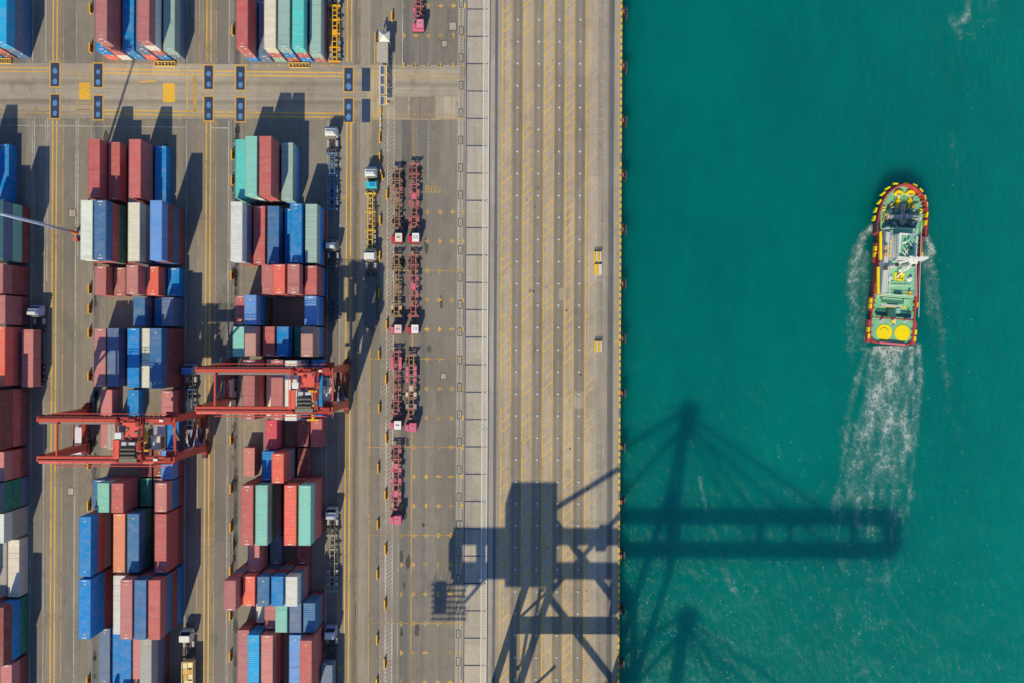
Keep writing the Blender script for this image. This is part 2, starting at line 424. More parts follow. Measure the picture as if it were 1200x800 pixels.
# solid yellow boxes
def patch(mb, x0, x1, y0, y1, z=Z2):
    a, b_, c, d = G(x0, y1), G(x1, y1), G(x1, y0), G(x0, y0)
    mb.quad((a.x, a.y, z), (b_.x, b_.y, z), (c.x, c.y, z), (d.x, d.y, z))
patch(ymk, 93, 105.6, 97, 117, Z2 + .004); patch(ymk, 191, 205, 98, 120, Z2 + .004)
for p in ([(90.5, 88), (105.8, 88), (105.8, 128.5), (90.5, 128.5), (90.5, 88)], [(92, 88.5), (105, 95.5)], [(105, 88.5), (92, 95.5)], [(92, 119.5), (105, 127)], [(105, 119.5), (92, 127)]):
    pl(yfk, p, .16)
pl(ymk, [(163, 96.2), (172, 96.0)], .3); pl(ymk, [(172, 95.6), (182, 95.2)], .3)
for y_, x0, x1 in ((75.6, 118, 236), (76.6, 288, 400)):
    x = x0
    while x < x1: pl(yfk, [(x, y_), (x + 3, y_)], .35, Z2); x += 12.5
for y_, x0, x1 in ((138.3, 130, 236), (139.3, 296, 400)):
    x = x0
    while x < x1: pl(yfk, [(x, y_), (x + 3, y_)], .3, Z2); x += 16
# walkway hatch
yline(wmk, 453.2, 100, 1100, .2, Z2 + .004); yline(wmk, 460.9, 60, 1100, .2, Z2 + .004); yline(wfk, 446.6, 140, 1100, .12); yline(wfk, 452.0, 470, 1100, .12, Z1)
y = 62
while y < 1000:
    if y > 86: wmk.line((X(453.4), Y(y, 453)), (X(460.7), Y(y - 6.0, 461)), .10, Z2 + .004)
    wfk.line((X(446.8), Y(y, 447)), (X(452.2), Y(y - 4.8, 452)), .10, Z2 + .004 if y < 141 else Z1)
    y += 4.85
# grid of crosses in the chassis park
rows_ = [7, 42, 77] + [248.4 + 34.4 * i for i in range(0, 20)]
for k, y in enumerate(rows_):
    for x in (471.5, 485.6, 500.2, 514.8, 529.4, 542.6):
        if x < 480 and 100 < y < 590: continue
        for dx, dy in ((2.9, 0), (0, 2.9)):
            mb = ymk if random.random() < .15 else yfk
            if x > 540 or x < 480:
                if dx and x < 480: mb.line((X(x), Y(y, x)), (X(x + 2.9), Y(y, x)), .3, Z1); continue
                if dx: mb.line((X(x - 2.9), Y(y, x)), (X(x), Y(y, x)), .3, Z1); continue
            mb.line((X(x - dx), Y(y - dy, x)), (X(x + dx), Y(y + dy, x)), .3, Z1 if dx else Z1 + .004)
    if k % 3 == 2 and y > 200: yfk.line((X(433.5), Y(y, 433)), (X(544), Y(y, 544)), .12, Z2)
yline(yfk, 483.2, 142, 1000, .2, Z2 + .008)
yline(wfk, 500.5, 142, 210, .16, Z1); yline(wfk, 486.5, 142, 180, .12, Z1); yline(wfk, 468.5, 160, 186, .12, Z1); yline(wfk, 467.5, 600, 1100, .12)
yline(wmk, 470.0, 0, 77, .16, Z1)
# number plates painted on the ground
# quay hatch (white, dense) over the slabs
for x in (565.2, 571.4): yline(whk, x, -60, 1100, .17, .064)
y = -50
while y < 1000:
    whk.line((X(565.4), Y(y, 566)), (X(571.2), Y(y - 4.6, 572)), .15, .060)
    if random.random() < .5: yfk.line((X(565.4), Y(y + 1.5, 566)), (X(569), Y(y - 1.3, 572)), .12, .056)
    y += 3.25
# drain strip lines
y = -40
while y < 1000: dkk.line((X(538.8), Y(y, 541)), (X(538.8), Y(y + 1.9, 541)), .16, Z1); y += 3.4
y = 142
while y < 1000:
    dkk.line((X(271.3), Y(y, 271)), (X(271.3), Y(y + 2.4, 271)), .17, Z1); y += 3.9
for x in (109.5, 273.8): yline(wfk, x, 141.5, 1100, .1)
tarm = mat_marking('tyre_and_tar_stain', (.05, .048, .05, 1), .44, .66)
tar = MB(); random.seed(5)
for x0, sp_, nn in ((276.5, 1.6, 34), (111.5, 1.6, 34), (275, 2.5, 14), (476, 5, 16), (505, 16, 5), (300, 120, 0), (655, 40, 16), (716, 4, 0), (170, 60, 10)):
    for k in range(nn):
        cx0 = X(x0 + random.uniform(-sp_, sp_)); cy0 = Y(random.uniform(148, 800), x0); rx, ry = random.uniform(.3, .75), random.uniform(.5, 2.2)
        if x0 == 655: rx, ry = random.uniform(.1, .3), random.uniform(.2, .5)
        tar.add([(cx0 + rx * random.uniform(.6, 1.2) * math.cos(a_ * .524), cy0 + ry * random.uniform(.6, 1.2) * math.sin(a_ * .524), .0030) for a_ in range(12)], [tuple(range(12))])
tar.build('tar_stains', tarm, kind='structure')
# hatched islands on the quay
for i, (xl, xr, rb) in enumerate(((587.4, 598.4, 0), (612.2, 622.9, 1), (636.4, 647.4, 1), (661.3, 671.5, 1), (685.8, 695.6, 0))):
    yline(ymk, xl, -60, 1100, .2)
    if rb or i == 0:
        if rb: yline(yfk if i < 2 else ymk, xr, -60, 1100, .15)
        else: yline(ymk, xr, 330, 470, .15); yline(yfk, xr, -60, 329, .12); yline(yfk, xr, 471, 1100, .12)
    y = -40 + 3 * i
    while y < 1000:
        cut = random.random()
        e = 1.0 if cut < .7 else random.uniform(.35, .9)
        (ymk if random.random() < (.8 if i < 4 else .45) else yfk).line((X(xl), Y(y, xl)), (X(xl + (xr - xl) * e), Y(y - 10.6 * e, xr)), .2 if i < 4 else .15, Z2)
        y += 11.15
yline(wfk, 696.2, -60, 1100, .14); yline(wfk, 707.6, -60, 1100, .12)
y = -60
while y < 1000: wfk.line((X(696.2), Y(y, 697)), (X(707.6), Y(y, 697)), .12, Z2); y += 11.1
y = -60
while y < 1000: ymk.line((X(720), Y(y, 721)), (X(726), Y(y, 721)), .25, Z1) if random.random() < .3 else None; y += 46
YEL_OB = ymk.build('yellow_lane_markings', YEL, kind='structure')
yfk.build('faded_yellow_lane_markings', YELF, kind='structure')
wmk.build('white_lane_markings', WHI, kind='structure')
wfk.build('faded_white_lane_markings', WHF, kind='structure')
whk.build('white_hatched_strip', mat_marking('bright_white_paint', col(216, 212, 202), .28, .44), kind='structure')
dkk.build('drain_slots', bpy.data.materials['iron_dark'], kind='structure')

def text(s, px, py, size, m, rz=0.0, z=Z2 + .004, parent=None, name='painted_number', **tags):
    cu = bpy.data.curves.new(name, 'FONT'); cu.body = s; cu.size = size; cu.align_x = 'CENTER'; cu.align_y = 'CENTER'
    o = bpy.data.objects.new(name, cu); COL.objects.link(o)
    bpy.context.view_layer.update()
    me = bpy.data.meshes.new_from_object(o.evaluated_get(bpy.context.evaluated_depsgraph_get()))
    bpy.data.objects.remove(o); me.materials.clear(); me.materials.append(m)
    o = bpy.data.objects.new(name, me); COL.objects.link(o)
    if parent: o.parent = parent; o.location = (px, py, z); KIDS.setdefault(parent.name, []).append(o)
    else: o.location = G(px, py) + Vector((0, 0, z))
    o.rotation_euler = (0, 0, rz)
    for k, v in tags.items(): o[k] = v
    return o
text('B00', 507, 222.5, 2.3, YELF, kind='structure')
for t, x, y in (('53', 398.3, 713), ('51', 398.5, 747), ('49', 398, 783), ('55', 397, 679), ('57', 397, 643), ('59', 397, 608), ('63', 401.6, 231.5), ('53', 389, 713), ('49', 389, 270)):
    text(t, x, y, 1.1, YEL if x > 397.5 else YELF, kind='structure')
for x, y in ((722.6, 39), (723, 143), (721.5, 360), (722.5, 461), (722, 700)):
    text('15', x, y, 1.5, YELF, R(90), kind='structure')

# ------------------------------------------------------------------ studs, rails, kerb
stud = MB().cyl((0, 0, 0), (0, 0, .12), .26, 10, .2)
stm = stud.mesh('pit_cap'); WSTUD = mat_plain('pale_stud', col(190, 190, 182), .6, 0, .5, 1.0)
qd = bpy.data.objects['quay_deck']
for x in (605.2, 630, 654.2, 678.7):
    for i in range(-1, 33):
        put('pit_cap', stm, WSTUD, qd, loc=(X(x), Y(23 + 25.75 * i, x), .002))
IRON = bpy.data.materials['iron_dark']
for nm, x in (('landside_crane_rail', 580.9), ('landside_crane_rail', 580.0), ('waterside_crane_rail', 715.6), ('waterside_crane_rail', 718.6)):
    MB().b(X(x) - .05, X(x) + .05, -FAR, FAR, .002, .05).build(nm, STEEL, color=(.16, .17, .19, 1), kind='structure')
kb = thing('quay_kerb', 'low kerb with yellow dashes running along the water edge', 'kerb', (X(726.3), 0, 0))
MB().b(-.17, .17, -FAR, FAR, .002, .18).build('kerb_beam', mat_plain('kerb_dark', col(128, 118, 104), .9), kb)
YB = mat_plain('yellow_block', col(228, 176, 30), .7, 0, .5, 4)
kbm = MB().b(-.185, .185, -.46, .46, .10, .195).mesh('painted_block')
for i in range(-2, 110):
    if random.random() < .93: put('painted_block', kbm, YB, kb, loc=(0, Y(-8 + 8.05 * i, 727), 0))

# steel plates in the crossing
def plate(px, py, bordered, label):
    g = G(px, py)
    t = thing('turning_plate', label, 'steel plate', (g.x, g.y, 0), 0, 'dark steel turning plates in the crossing')
    MB().b(-.93, .93, -2.55, 2.55, .01, .028).build('plate', PLATE, t)
    if bordered:
        mb = MB()
        for sx in (-1, 1): mb.b(sx * 1.07 - .11, sx * 1.07 + .11, -2.83, 2.83, .009, .016)
        for sy in (-1, 1): mb.b(-.96, .96, sy * 2.72 - .11, sy * 2.72 + .11, .009, .016)
        mb.build('painted_border', YEL_S, t)
        for k, yy in enumerate((.75, -1.5)):
            mb = MB(); rr = random.uniform(.42, .55)
            mb.add([(rr * math.cos(a * .45) * random.uniform(.85, 1.1), yy + 1.25 * rr * math.sin(a * .45) * random.uniform(.9, 1.2), .030) for a in range(14)], [tuple(range(14))])
            mb.build('scuff_mark', SCUFF, t)
PLATE = mat_plain('dark_steel_plate', col(50, 66, 92), .5, .0, .25, 1.5)
SCUFF = mat_plain('polished_scuff', col(92, 132, 186), .5, .0, .5, 3)
YEL_S = mat_marking('plate_border_paint', col(214, 160, 44), .28, .42)
names = ['far left', 'second', 'third', 'fourth', 'fifth', 'sixth']
for k, (x, yt, yb) in enumerate(((64.5, 87.7, 125), (115, 88.6, 126.3), (244.5, 91, 127.6), (281.8, 91.8, 128.6), (408.5, 93.6, 129.6), (429, 93.6, 130))):
    bd = k < 5
    w_ = 'yellow-bordered dark steel plate' if bd else 'unbordered dark steel plate'
    plate(x, yt, bd, f'{w_} in the upper row of the crossing, {names[k]} from the left')
    plate(x, yb, bd, f'{w_} in the lower row of the crossing, {names[k]} from the left')

# square inspection covers in the asphalt
def pit(px, py, s, lab):
    g = G(px, py)
    t = thing('inspection_cover', lab, 'manhole cover', (g.x, g.y, 0), 0, 'square inspection covers')
    mb = MB()
    for sx in (-1, 1): mb.b(sx * s - .07, sx * s + .07, -s * 1.2, s * 1.2, .009, .02)
    for sy in (-1, 1): mb.b(-s + .07, s - .07, sy * s * 1.13 - .07, sy * s * 1.13 + .07, .009, .02)
    mb.build('frame', IRON, t); MB().b(-s + .07, s - .07, -s * 1.06, s * 1.06, .009, .013).build('lid', GS if s > .55 else IRON, t)
pit(530.5, 31.2, .8, 'square cover in the bay at the top, near the pale strip')
pit(521, 51.6, .62, 'smaller square cover below another near the top bays')
pit(519.8, 440.3, .6, 'pale square cover in the bays beside the middle trailers')
pit(84.5, 250, .75, 'outlined square cover in the lane by the light mast')
pit(82.7, 575.5, .7, 'pale square cover in the lane left of the lower blocks')
pit(538.6, 614.5, .75, 'large pale square cover on the pale drain strip')

# ------------------------------------------------------------------ barriers
BY = col(236, 182, 20); BR = col(130, 40, 44)
def barrier_proto():
    t = thing('traffic_barrier', '', 'barrier')
    mb = MB()
    mb.prism([(-.22, -1.05), (.2, -1.05), (.2, 1.05), (-.22, 1.05)], 0, .25)
    mb.prism([(-.10, -1.0), (.10, -1.0), (.10, 1.0), (-.10, 1.0)], .25, .85)
    mb.build('yellow_body', PAINT, t, BY)
    for yy in (-.62, .3):
        MB().b(.0, .22, yy - .34, yy + .34, .02, .62).build('dark_band', PAINT, t, BR)
    return t
bproto = None
def barrier(px, py, rz, label):
    global bproto
    g = G(px, py); g.z = 0
    if bproto is None:
        bproto = barrier_proto(); o = bproto; o.location = g; o.rotation_euler = (0, 0, rz); o['label'] = label
    else: o = dup(bproto, g, rz, label)
    o['group'] = 'yellow and dark traffic barriers'
nth = 'first second third fourth fifth sixth seventh eighth ninth tenth eleventh twelfth thirteenth fourteenth fifteenth sixteenth'.split()
for i, y in enumerate((11, 57, 339, 362, 390, 440, 543, 592, 797)):
    barrier(105.8 - (y - 400) * .004, y, 0, f'{nth[i]} barrier from the top in the line left of the middle block')
for i, y in enumerate((37, 182, 212, 323, 515, 572, 617, 668, 720, 768)):
    barrier(272 - (y - 400) * .004, y, 0, f'{nth[i]} barrier from the top in the line left of the right block')
for i, (x, y) in enumerate(((445.5, 162), (445.5, 185), (447.6, 205), (446, 258.5), (445.5, 300), (444.6, 344), (444.6, 415), (444.8, 478), (443.6, 548), (443, 614), (442.5, 672), (442.3, 748), (442, 799))):
    barrier(x, y, .25 if i == 2 else 0, f'{nth[i]} barrier from the top beside the faint hatching, left of trailers')
for i, (x, y) in enumerate(((459.8, 20), (454, 228), (453.6, 381), (452.8, 444), (453, 512.5), (452, 579), (452, 643), (451.5, 707), (451, 776))):
    barrier(x, y, 0, f'{nth[i]} barrier from the top on the line of the white hatched walkway')


# ------------------------------------------------------------------ containers
CW = 2.438
def corr_panel(L, depth, pitch, horiz):
    """corrugated sheet: profile runs along y (horiz: a roof in xy; else a side wall in yz)"""
    n = max(2, int(L / pitch)); p = L / n; pr = []
    for i in range(n):
        y0 = -L / 2 + i * p
        pr += [(y0, 0), (y0 + p * .35, 0), (y0 + p * .5, -depth), (y0 + p * .85, -depth)]
    pr.append((L / 2, 0)); return pr
def roof_mesh(L, depth, pitch):
    m = MB(); pr = corr_panel(L - .5, depth, pitch, True); vs = []; a = CW / 2 - .10
    for y, z in pr: vs += [(-a, y, z), (a, y, z)]
    fs = [(2 * i, 2 * i + 1, 2 * i + 3, 2 * i + 2) for i in range(len(pr) - 1)]
    m.add(vs, fs)
    for sy in (-1, 1): m.b(-a, a, sy * (L / 2 - .25), sy * (L / 2 - .10), -.03, 0)
    return m.mesh('roof_panel')
def side_mesh(L, hh, sx):
    m = MB(); pr = corr_panel(L - .24, .036, .30 if L > 8 else .28, False); vs = []
    for y, z in pr: vs += [(sx * (CW / 2 - .012 + z), y, .16), (sx * (CW / 2 - .012 + z), y, hh - .07)]
    fs = [(2 * i, 2 * i + 2, 2 * i + 3, 2 * i + 1) if sx > 0 else (2 * i, 2 * i + 1, 2 * i + 3, 2 * i + 2) for i in range(len(pr) - 1)]
    return m.add(vs, fs).mesh('side_panel')
def frame_mesh(L, hh):
    m = MB(); a = CW / 2
    for sx in (-1, 1):
        for sy in (-1, 1):
            m.box(sx * (a - .06), sy * (L / 2 - .07), hh / 2, .12, .14, hh - .24)
        m.b(sx * (a - .07), sx * a, -L / 2 + .14, L / 2 - .14, hh - .07, hh + .004)
        m.b(sx * (a - .07), sx * a, -L / 2 + .14, L / 2 - .14, .01, .16)
    for sy in (-1, 1):
        m.b(-a + .12, a - .12, sy * (L / 2 - .10), sy * L / 2, hh - .11, hh + .004)
        m.b(-a + .12, a - .12, sy * (L / 2 - .10), sy * L / 2, .01, .16)
    m.b(-a + .08, a - .08, -L / 2 + .1, L / 2 - .1, .12, .17)
    return m.mesh('frame')
def casting_mesh(L, hh):
    m = MB(); a = CW / 2
    for sx in (-1, 1):
        for sy in (-1, 1):
            for z0, z1 in ((0, .118), (hh - .118, hh + .012)):
                m.b(sx * (a - .165), sx * (a + .003), sy * (L / 2 - .18), sy * (L / 2 + .003), z0, z1)
    return m.mesh('corner_casting')
def door_mesh(L, hh, side):
    m = MB(); x0, x1 = (-CW / 2 + .13, -.012) if side < 0 else (.012, CW / 2 - .13)
    m.b(x0, x1, -L / 2 + .03, -L / 2 + .07, .17, hh - .12)
    for k in range(4): m.b(x0 + .04, x1 - .04, -L / 2 + .015, -L / 2 + .03, .3 + k * (hh - .6) / 4, .3 + (k + .8) * (hh - .6) / 4)
    return m.mesh('door')
def rod_mesh(L, hh, side):
    m = MB()
    for f in (.28, .78):
        x = side * (f * (CW / 2 - .13)); m.b(x - .02, x + .02, -L / 2 - .012, -L / 2 + .012, .1, hh - .08)
    m.b(side * .25, side * .55, -L / 2 - .018, -L / 2 + .01, 1.0, 1.06)
    return m.mesh('lock_rod')
def endwall_mesh(L, hh):
    m = MB(); n = 9; a = CW / 2 - .13; p = 2 * a / n; pts = []
    for i in range(n):
        x = -a + i * p; pts += [(x, 0), (x + p * .35, 0), (x + p * .5, .04), (x + p * .85, .04)]
    pts.append((a, 0)); vs = []
    for x, d in pts: vs += [(x, L / 2 - .03 - d, .16), (x, L / 2 - .03 - d, hh - .1)]
    m.add(vs, [(2 * i, 2 * i + 2, 2 * i + 3, 2 * i + 1)[::-1] for i in range(len(pts) - 1)])
    return m.mesh('end_wall')
def plate_mesh(L, hh):      # markings plates riveted on the doors
    m = MB()
    m.b(.35, .75, -L / 2 + .008, -L / 2 + .0145, hh - .62, hh - .34); m.b(.35, .62, -L / 2 + .008, -L / 2 + .0145, hh - .82, hh - .70)
    m.b(-.75, -.5, -L / 2 + .008, -L / 2 + .0145, .9, 1.2)
    return m.mesh('data_plate')
CM = {}
def cmesh(L, hh):
    k = (L, hh)
    if k not in CM:
        CM[k] = dict(frame=frame_mesh(L, hh), cast=casting_mesh(L, hh), r0=roof_mesh(L, .007, .36), r1=roof_mesh(L, .022, .40),
                     s=(side_mesh(L, hh, -1), side_mesh(L, hh, 1)), d=(door_mesh(L, hh, -1), door_mesh(L, hh, 1)),
                     rod=(rod_mesh(L, hh, -1), rod_mesh(L, hh, 1)), e=endwall_mesh(L, hh), p=plate_mesh(L, hh))
        if L > 8: CM[k]['glyph'] = None
    return CM[k]
PLT = mat_plain('white_decal', col(212, 214, 210), .6, 0, .2, 4)
YDOT = mat_plain('yellow_dot_paint', col(240, 196, 60), .6)
def vary(c, a=.07):
    f = 1 + random.uniform(-a, a)
    return tuple(min(.9, max(.0, x * f * (1 + random.uniform(-.035, .035)))) for x in c[:3]) + (1.0,)
protos = {}
MASS = [[], [], [], 0]
def into_mass(me, x, y, z, flip, c):
    nv = len(me.vertices); a = np.empty(nv * 3); me.vertices.foreach_get('co', a); a = a.reshape(-1, 3)
    if flip: a[:, :2] *= -1
    a += (x, y, z); MASS[0].append(a); MASS[2].append(np.tile(np.array(c), (nv, 1)))
    MASS[1] += [tuple(i + MASS[3] for i in p_.vertices) for p_ in me.polygons]; MASS[3] += nv
def container(code, L, hc, x, y, z, label, group, doors='S', full=True, rest=False):
    hh = 2.896 if hc else 2.591; mm = cmesh(L, hh); c = vary(col(*P_[code][1]))
    ribbed = random.random() < .14
    mark = random.choice((0, 1, 2, 3, 3, 4)); key = (L, hc, ribbed, full, mark)
    if rest:
        fl = doors == 'N'
        for q_ in (mm['frame'], mm['cast'], *mm['s'], mm['e'], *mm['d']): into_mass(q_, x, y, z, fl, c)
        into_mass(mm['r1' if ribbed else 'r0'], x, y, z + hh - .002, fl, c)
        return None
    if key not in protos:
        t = thing('shipping_container', label, 'container', (x, y, z))
        put('frame', mm['frame'], CONT_R, t, c)
        put('corner_castings', mm['cast'], CONT_R, t, c)
        r = put('roof', mm['r1' if ribbed else 'r0'], CONT_R, t, c, (0, 0, hh - .002))
        for q_ in mm['s']: put('side_wall', q_, CONT_R, t, c)
        put('end_wall', mm['e'], CONT_R, t, c)
        for k in (0, 1):
            d = put('door', mm['d'][k], CONT_R, t, c)
            if full: put('lock_rods', mm['rod'][k], STEEL, d, (.35, .34, .33, 1))
        if full: put('data_plate', mm['p'], PLT, t, c)
        if mark in (1, 3):
            for sy in (-1, 1): MB().b(-.13, .13, sy * (L / 2 - .95) - .13, sy * (L / 2 - .95) + .13, hh + .001, hh + .012).build('yellow_roof_dot', YDOT, t)
        if mark in (2, 3, 4):
            for sy in ((-1, 1) if mark != 2 else (-1,)): MB().b(-.5, .45, sy * (L / 2 - .28) - .09, sy * (L / 2 - .28) + .09, hh + .005, hh + .016).build('white_roof_plate', PLT, t)
        protos[key] = t
    else:
        t = copy_tree(protos[key]); t.location = (x, y, z)
    for ch in KIDS[t.name]:
        ch.color = c
        if ch.name.startswith('corner'): ch.color = tuple(min(.9, v * .75 + .06) for v in c[:3]) + (1,)
        if ch.name.startswith('roof') and False: pass
    t.rotation_euler = (0, 0, math.pi if doors == 'N' else 0)
    t['label'] = label; t['group'] = group
    return t
ORD = 'first second third fourth fifth sixth'.split()
NUM = 'one two three four five six seven eight nine ten eleven twelve thirteen fourteen fifteen'.split()
COUNT = 0
LABS = []
REST = {16,26,27,28,35,46,57,61,62,63,65,66,85,102,103,104,117,118,120,124,125,134,136,141,142,143,144,145,146,147,148,149,150,151,152,153,170,172,182,186,191,192,197,198,200,201,202,204,205,211,212,221,222,224,225,228,229,231,234,240,244,246,247,248,260,261,268,269,290,291,295,296,299,312,314,315,317,318,325,331,332,338,339,340,341,342,343,344,345,346,347,348,349,350,353,357,358,359,361,362,363,368,369,373,374,378,379,383,384,385,386,387,388,393,394,398,399,400,405,409,410,411,415,419,420}
def block(title, group, lefts, ref, rows):
    global COUNT
    bay = 0
    for y0, y1, stacks in rows:
        L = 12.19 if y1 - y0 > 50 else 6.06
        yc = Y((y0 + y1) / 2, ref)
        full_ = y1 < 100
        if y0 > 100: bay += 1
        where = 'last bay above the road' if full_ else f'bay {NUM[bay-1]} below road'
        occ = [k for k, s_ in enumerate(stacks) if s_.split()]
        for k, s_ in enumerate(stacks):
            tiers = s_.split(); z = .03; n = len(tiers)
            jx = random.uniform(-.03, .03)
            for i, cde in enumerate(tiers):
                hc = cde.endswith('+'); code = cde[0]
                o_ = ORD[occ.index(k)]
                if n == 1: pos = f'alone as {o_} stack'
                elif i == n - 1: pos = f'atop {o_} stack'
                elif i == 0: pos = f'bottom of {o_} stack'
                else: pos = f'{ORD[i]} tier, {o_} stack'
                sz = 'long' if L > 8 else 'short'
                lab = f'{P_[code][0]} {sz} container, {pos} from left, {where}, {title}'
                if len(lab.split()) > 16: lab = lab.replace(' the road', ' road').replace(' stack from left', ' stack')
                container(code, L, hc, X(lefts[k]) + CW / 2 + jx + random.uniform(-.03, .03), yc + random.uniform(-.05, .05), z, lab, group,
                          'S' if full_ or random.random() < .5 else 'N', full_, COUNT in REST)
                z += (2.896 if hc else 2.591) + .012; COUNT += 1; LABS.append(lab)
LM = [126.2, 141.2, 156.6, 172.0, 187.4, 202.8]
LR = [290.6, 306.3, 321.9, 337.5, 353.2, 368.8]
L0 = [-70.6, -55.3, -40.0, -24.6, -9.3, 6.0, 21.4]
MID = [
 (5, 70.5, ['c B', 'W r r m', 'B B', 'c S', 'B r W m', 'S A']),
 (174.5, 240, ['b m r', 'b r', 'R', 'b m r', 'B', '']),
 (245.5, 311, ['r p m W', 'b G r N', 'b', 'B R+ C', 'N', 'b N b L']),
 (315.5, 348, ['r m', 'm', '', 'R+ W+ p+', 'S+ c+', 'B']),
 (350, 382.5, ['', '', '', 'b+ N+', 'B', 'N S']),
 (385.5, 451, ['r p', 'b S', 'b', 'N B+ B', 'B m C', 'b b b N']),
 (455.5, 488, ['p', '', 'B', '', '', 'b p']),
 (490, 522.5, ['p', 'R R', '', '', 'R', 'B']),
 (523, 555.5, ['', '', '', 'b', 'b', 'b L']),
 (557, 589.5, ['N N', 'b+ m+ M+', 'b+ m+ r+', 'G', 'b', 'b B p']),
 (592, 657.5, ['b R r B', 'b', 'S m o', 'b G N', 'b', 'b r r']),
 (661, 726.5, ['b b B B', '', 'b m W', 'r m b p', 'b N m N', 'B b N r']),
 (730, 795.5, ['S+', 'B', 'B B', 'm p', 'b S R+', '']),
 (799, 864.5, ['', 'm b', 'B r b', 'b m r', 'b N r', 'r b']),
]
RIGHT = [
 (7.5, 73.5, ['B m r', 'S', 'A r C', 'r B A', 'B r T', 'm A']),
 (175, 240.5, ['G M T', 'b A W M', 'b m r r', 'L A', '', '']),
 (247, 312.5, ['r m S W', 'b r', 'b N', 'B', 'b+ B+ B+', 'b B A']),
 (315.5, 348, ['', '', 'b+ r+ m+', 'b m b c', 'r b m m', 'B r r']),
 (349.5, 382, ['b m r', 'b G B L', '', '', '', 'b B L']),
 (384, 416.5, ['G+ M+ M+', 'b m b t', 'b m r', 'N N B', 'b G', 'b B R t']),
 (420, 485.5, ['', 'b m m+ m+', 'N C', 'b m+ p+ m+', 'b+ N+ S+ W+', 'B']),
 (488.5, 521, ['', '', 'b+ g+', '', 'b', 'r+']),
 (522.5, 555, ['p', '', 'N b B', 'b S m c', 'b', '']),
 (556, 621.5, ['', 'b+ m+ r+ r+', 'b+ S+ G+ M+', 'b', 'b+ m+ b+ c+', 'b+ r+ m+ M+']),
 (624, 656.5, ['', 'b m p', 'S', '', 'b', '']),
 (657.5, 690, ['b m S r m', 'm S b c', 'b N m N', 'r S b B', 'b m S W', '']),
 (691.5, 724, ['', 'W', 'b+ m+', 'b m M', 'b m S', 'b N N']),
 (727, 792.5, ['b m', 'm B Y', 'b m p', '', 'b m L', 'b r m r']),
 (796.5, 862, ['b m', 'r B m b', 'b m r', '', 'b m', '']),
]
EDGE = [
 (3, 68.5, ['', '', '', '', 'B m', 'b r m', 'N S Y']),
 (172.5, 238, ['', '', '', '', 'b B B', 'B', '']),
 (243.5, 309, ['', '', '', '', '', 'b m r', 'b M+ S+ M+']),
 (314, 346.5, ['', '', '', '', '', 'b m', 'b b+ m+']),
 (348.5, 381, ['', '', '', '', '', 'b m', 'b m m']),
 (384, 449.5, ['', '', '', '', '', 'b r', 'b r c']),
 (454, 519.5, ['', '', '', '', 'b m b', 'b b m', 'b r b b']),
 (523, 555.5, ['', '', '', '', '', 'b m', 'b r p']),
 (557, 589.5, ['', '', '', '', '', 'b m S', 'S G G S']),
 (592, 624.5, ['', '', '', '', '', 'R', 'R R W']),
 (628, 693.5, ['', '', '', '', 'R W W', 'R', 'C+']),
 (696.5, 762, ['', '', '', '', '', 'b b', 'G B b']),
 (766, 831.5, ['', '', '', '', '', 'b m', 'b p']),
]
block('middle block', 'containers in the middle block', LM, 170, MID)
block('right block', 'containers in the right block', LR, 335, RIGHT)
block('left-edge block', 'containers in the block cut by the left edge', L0, 10, EDGE)

if MASS[1]:
    me = bpy.data.meshes.new('container_stacks'); me.from_pydata(np.concatenate(MASS[0]).tolist(), [], MASS[1])
    at_ = me.color_attributes.new('box_colour', 'FLOAT_COLOR', 'POINT'); at_.data.foreach_set('color', np.concatenate(MASS[2]).astype(np.float32).ravel())
    put('container_stacks', me, CONT_A, kind='stuff')

# ------------------------------------------------------------------ sea
def water_mat():
    m, n, p = new_mat('harbour_water')
    tc = N(n, 'ShaderNodeTexCoord'); v = tc.outputs['Object']
    big = noise(n, mapping(n, v, (1, .5, 1)), .012, 5, .62)
    rot = N(n, 'ShaderNodeMapping'); rot.inputs['Rotation'].default_value = (0, 0, R(28)); rot.inputs['Scale'].default_value = (1, .35, 1); n.links.new(v, rot.inputs['Vector'])
    mid = noise(n, rot.outputs[0], .25, 6, .7, .6)
    c = mix(n, mrange(n, math_(n, 'ADD', math_(n, 'MULTIPLY', big, .75), math_(n, 'MULTIPLY', mid, .30)), .36, .68), col(*WA), col(*WB))
    n.links.new(c, p.inputs['Base Color'])
    p.inputs['Roughness'].default_value = .15; p.inputs['IOR'].default_value = 1.33; p.inputs['Specular IOR Level'].default_value = .22
    p.inputs['Subsurface Weight'].default_value = 1.0
    p.subsurface_method = 'BURLEY'; p.inputs['Subsurface Radius'].default_value = (1.0, 1.0, 1.0); p.inputs['Subsurface Scale'].default_value = 12.0
    h1 = noise(n, rot.outputs[0], .9, 7, .68, .5); h2 = noise(n, v, .12, 3, .5)
    h = math_(n, 'ADD', math_(n, 'MULTIPLY', h1, .5), h2)
    bump(n, p, h, 1.2, .7)
    return m
WA, WB = (0, 97, 94), (0, 117, 109)
wb = MB(); wb.b(X(727.3) + .0, 1500, -900, 900, -40, WATER)
WATER_OB = wb.build('harbour_water', water_mat(), kind='structure')

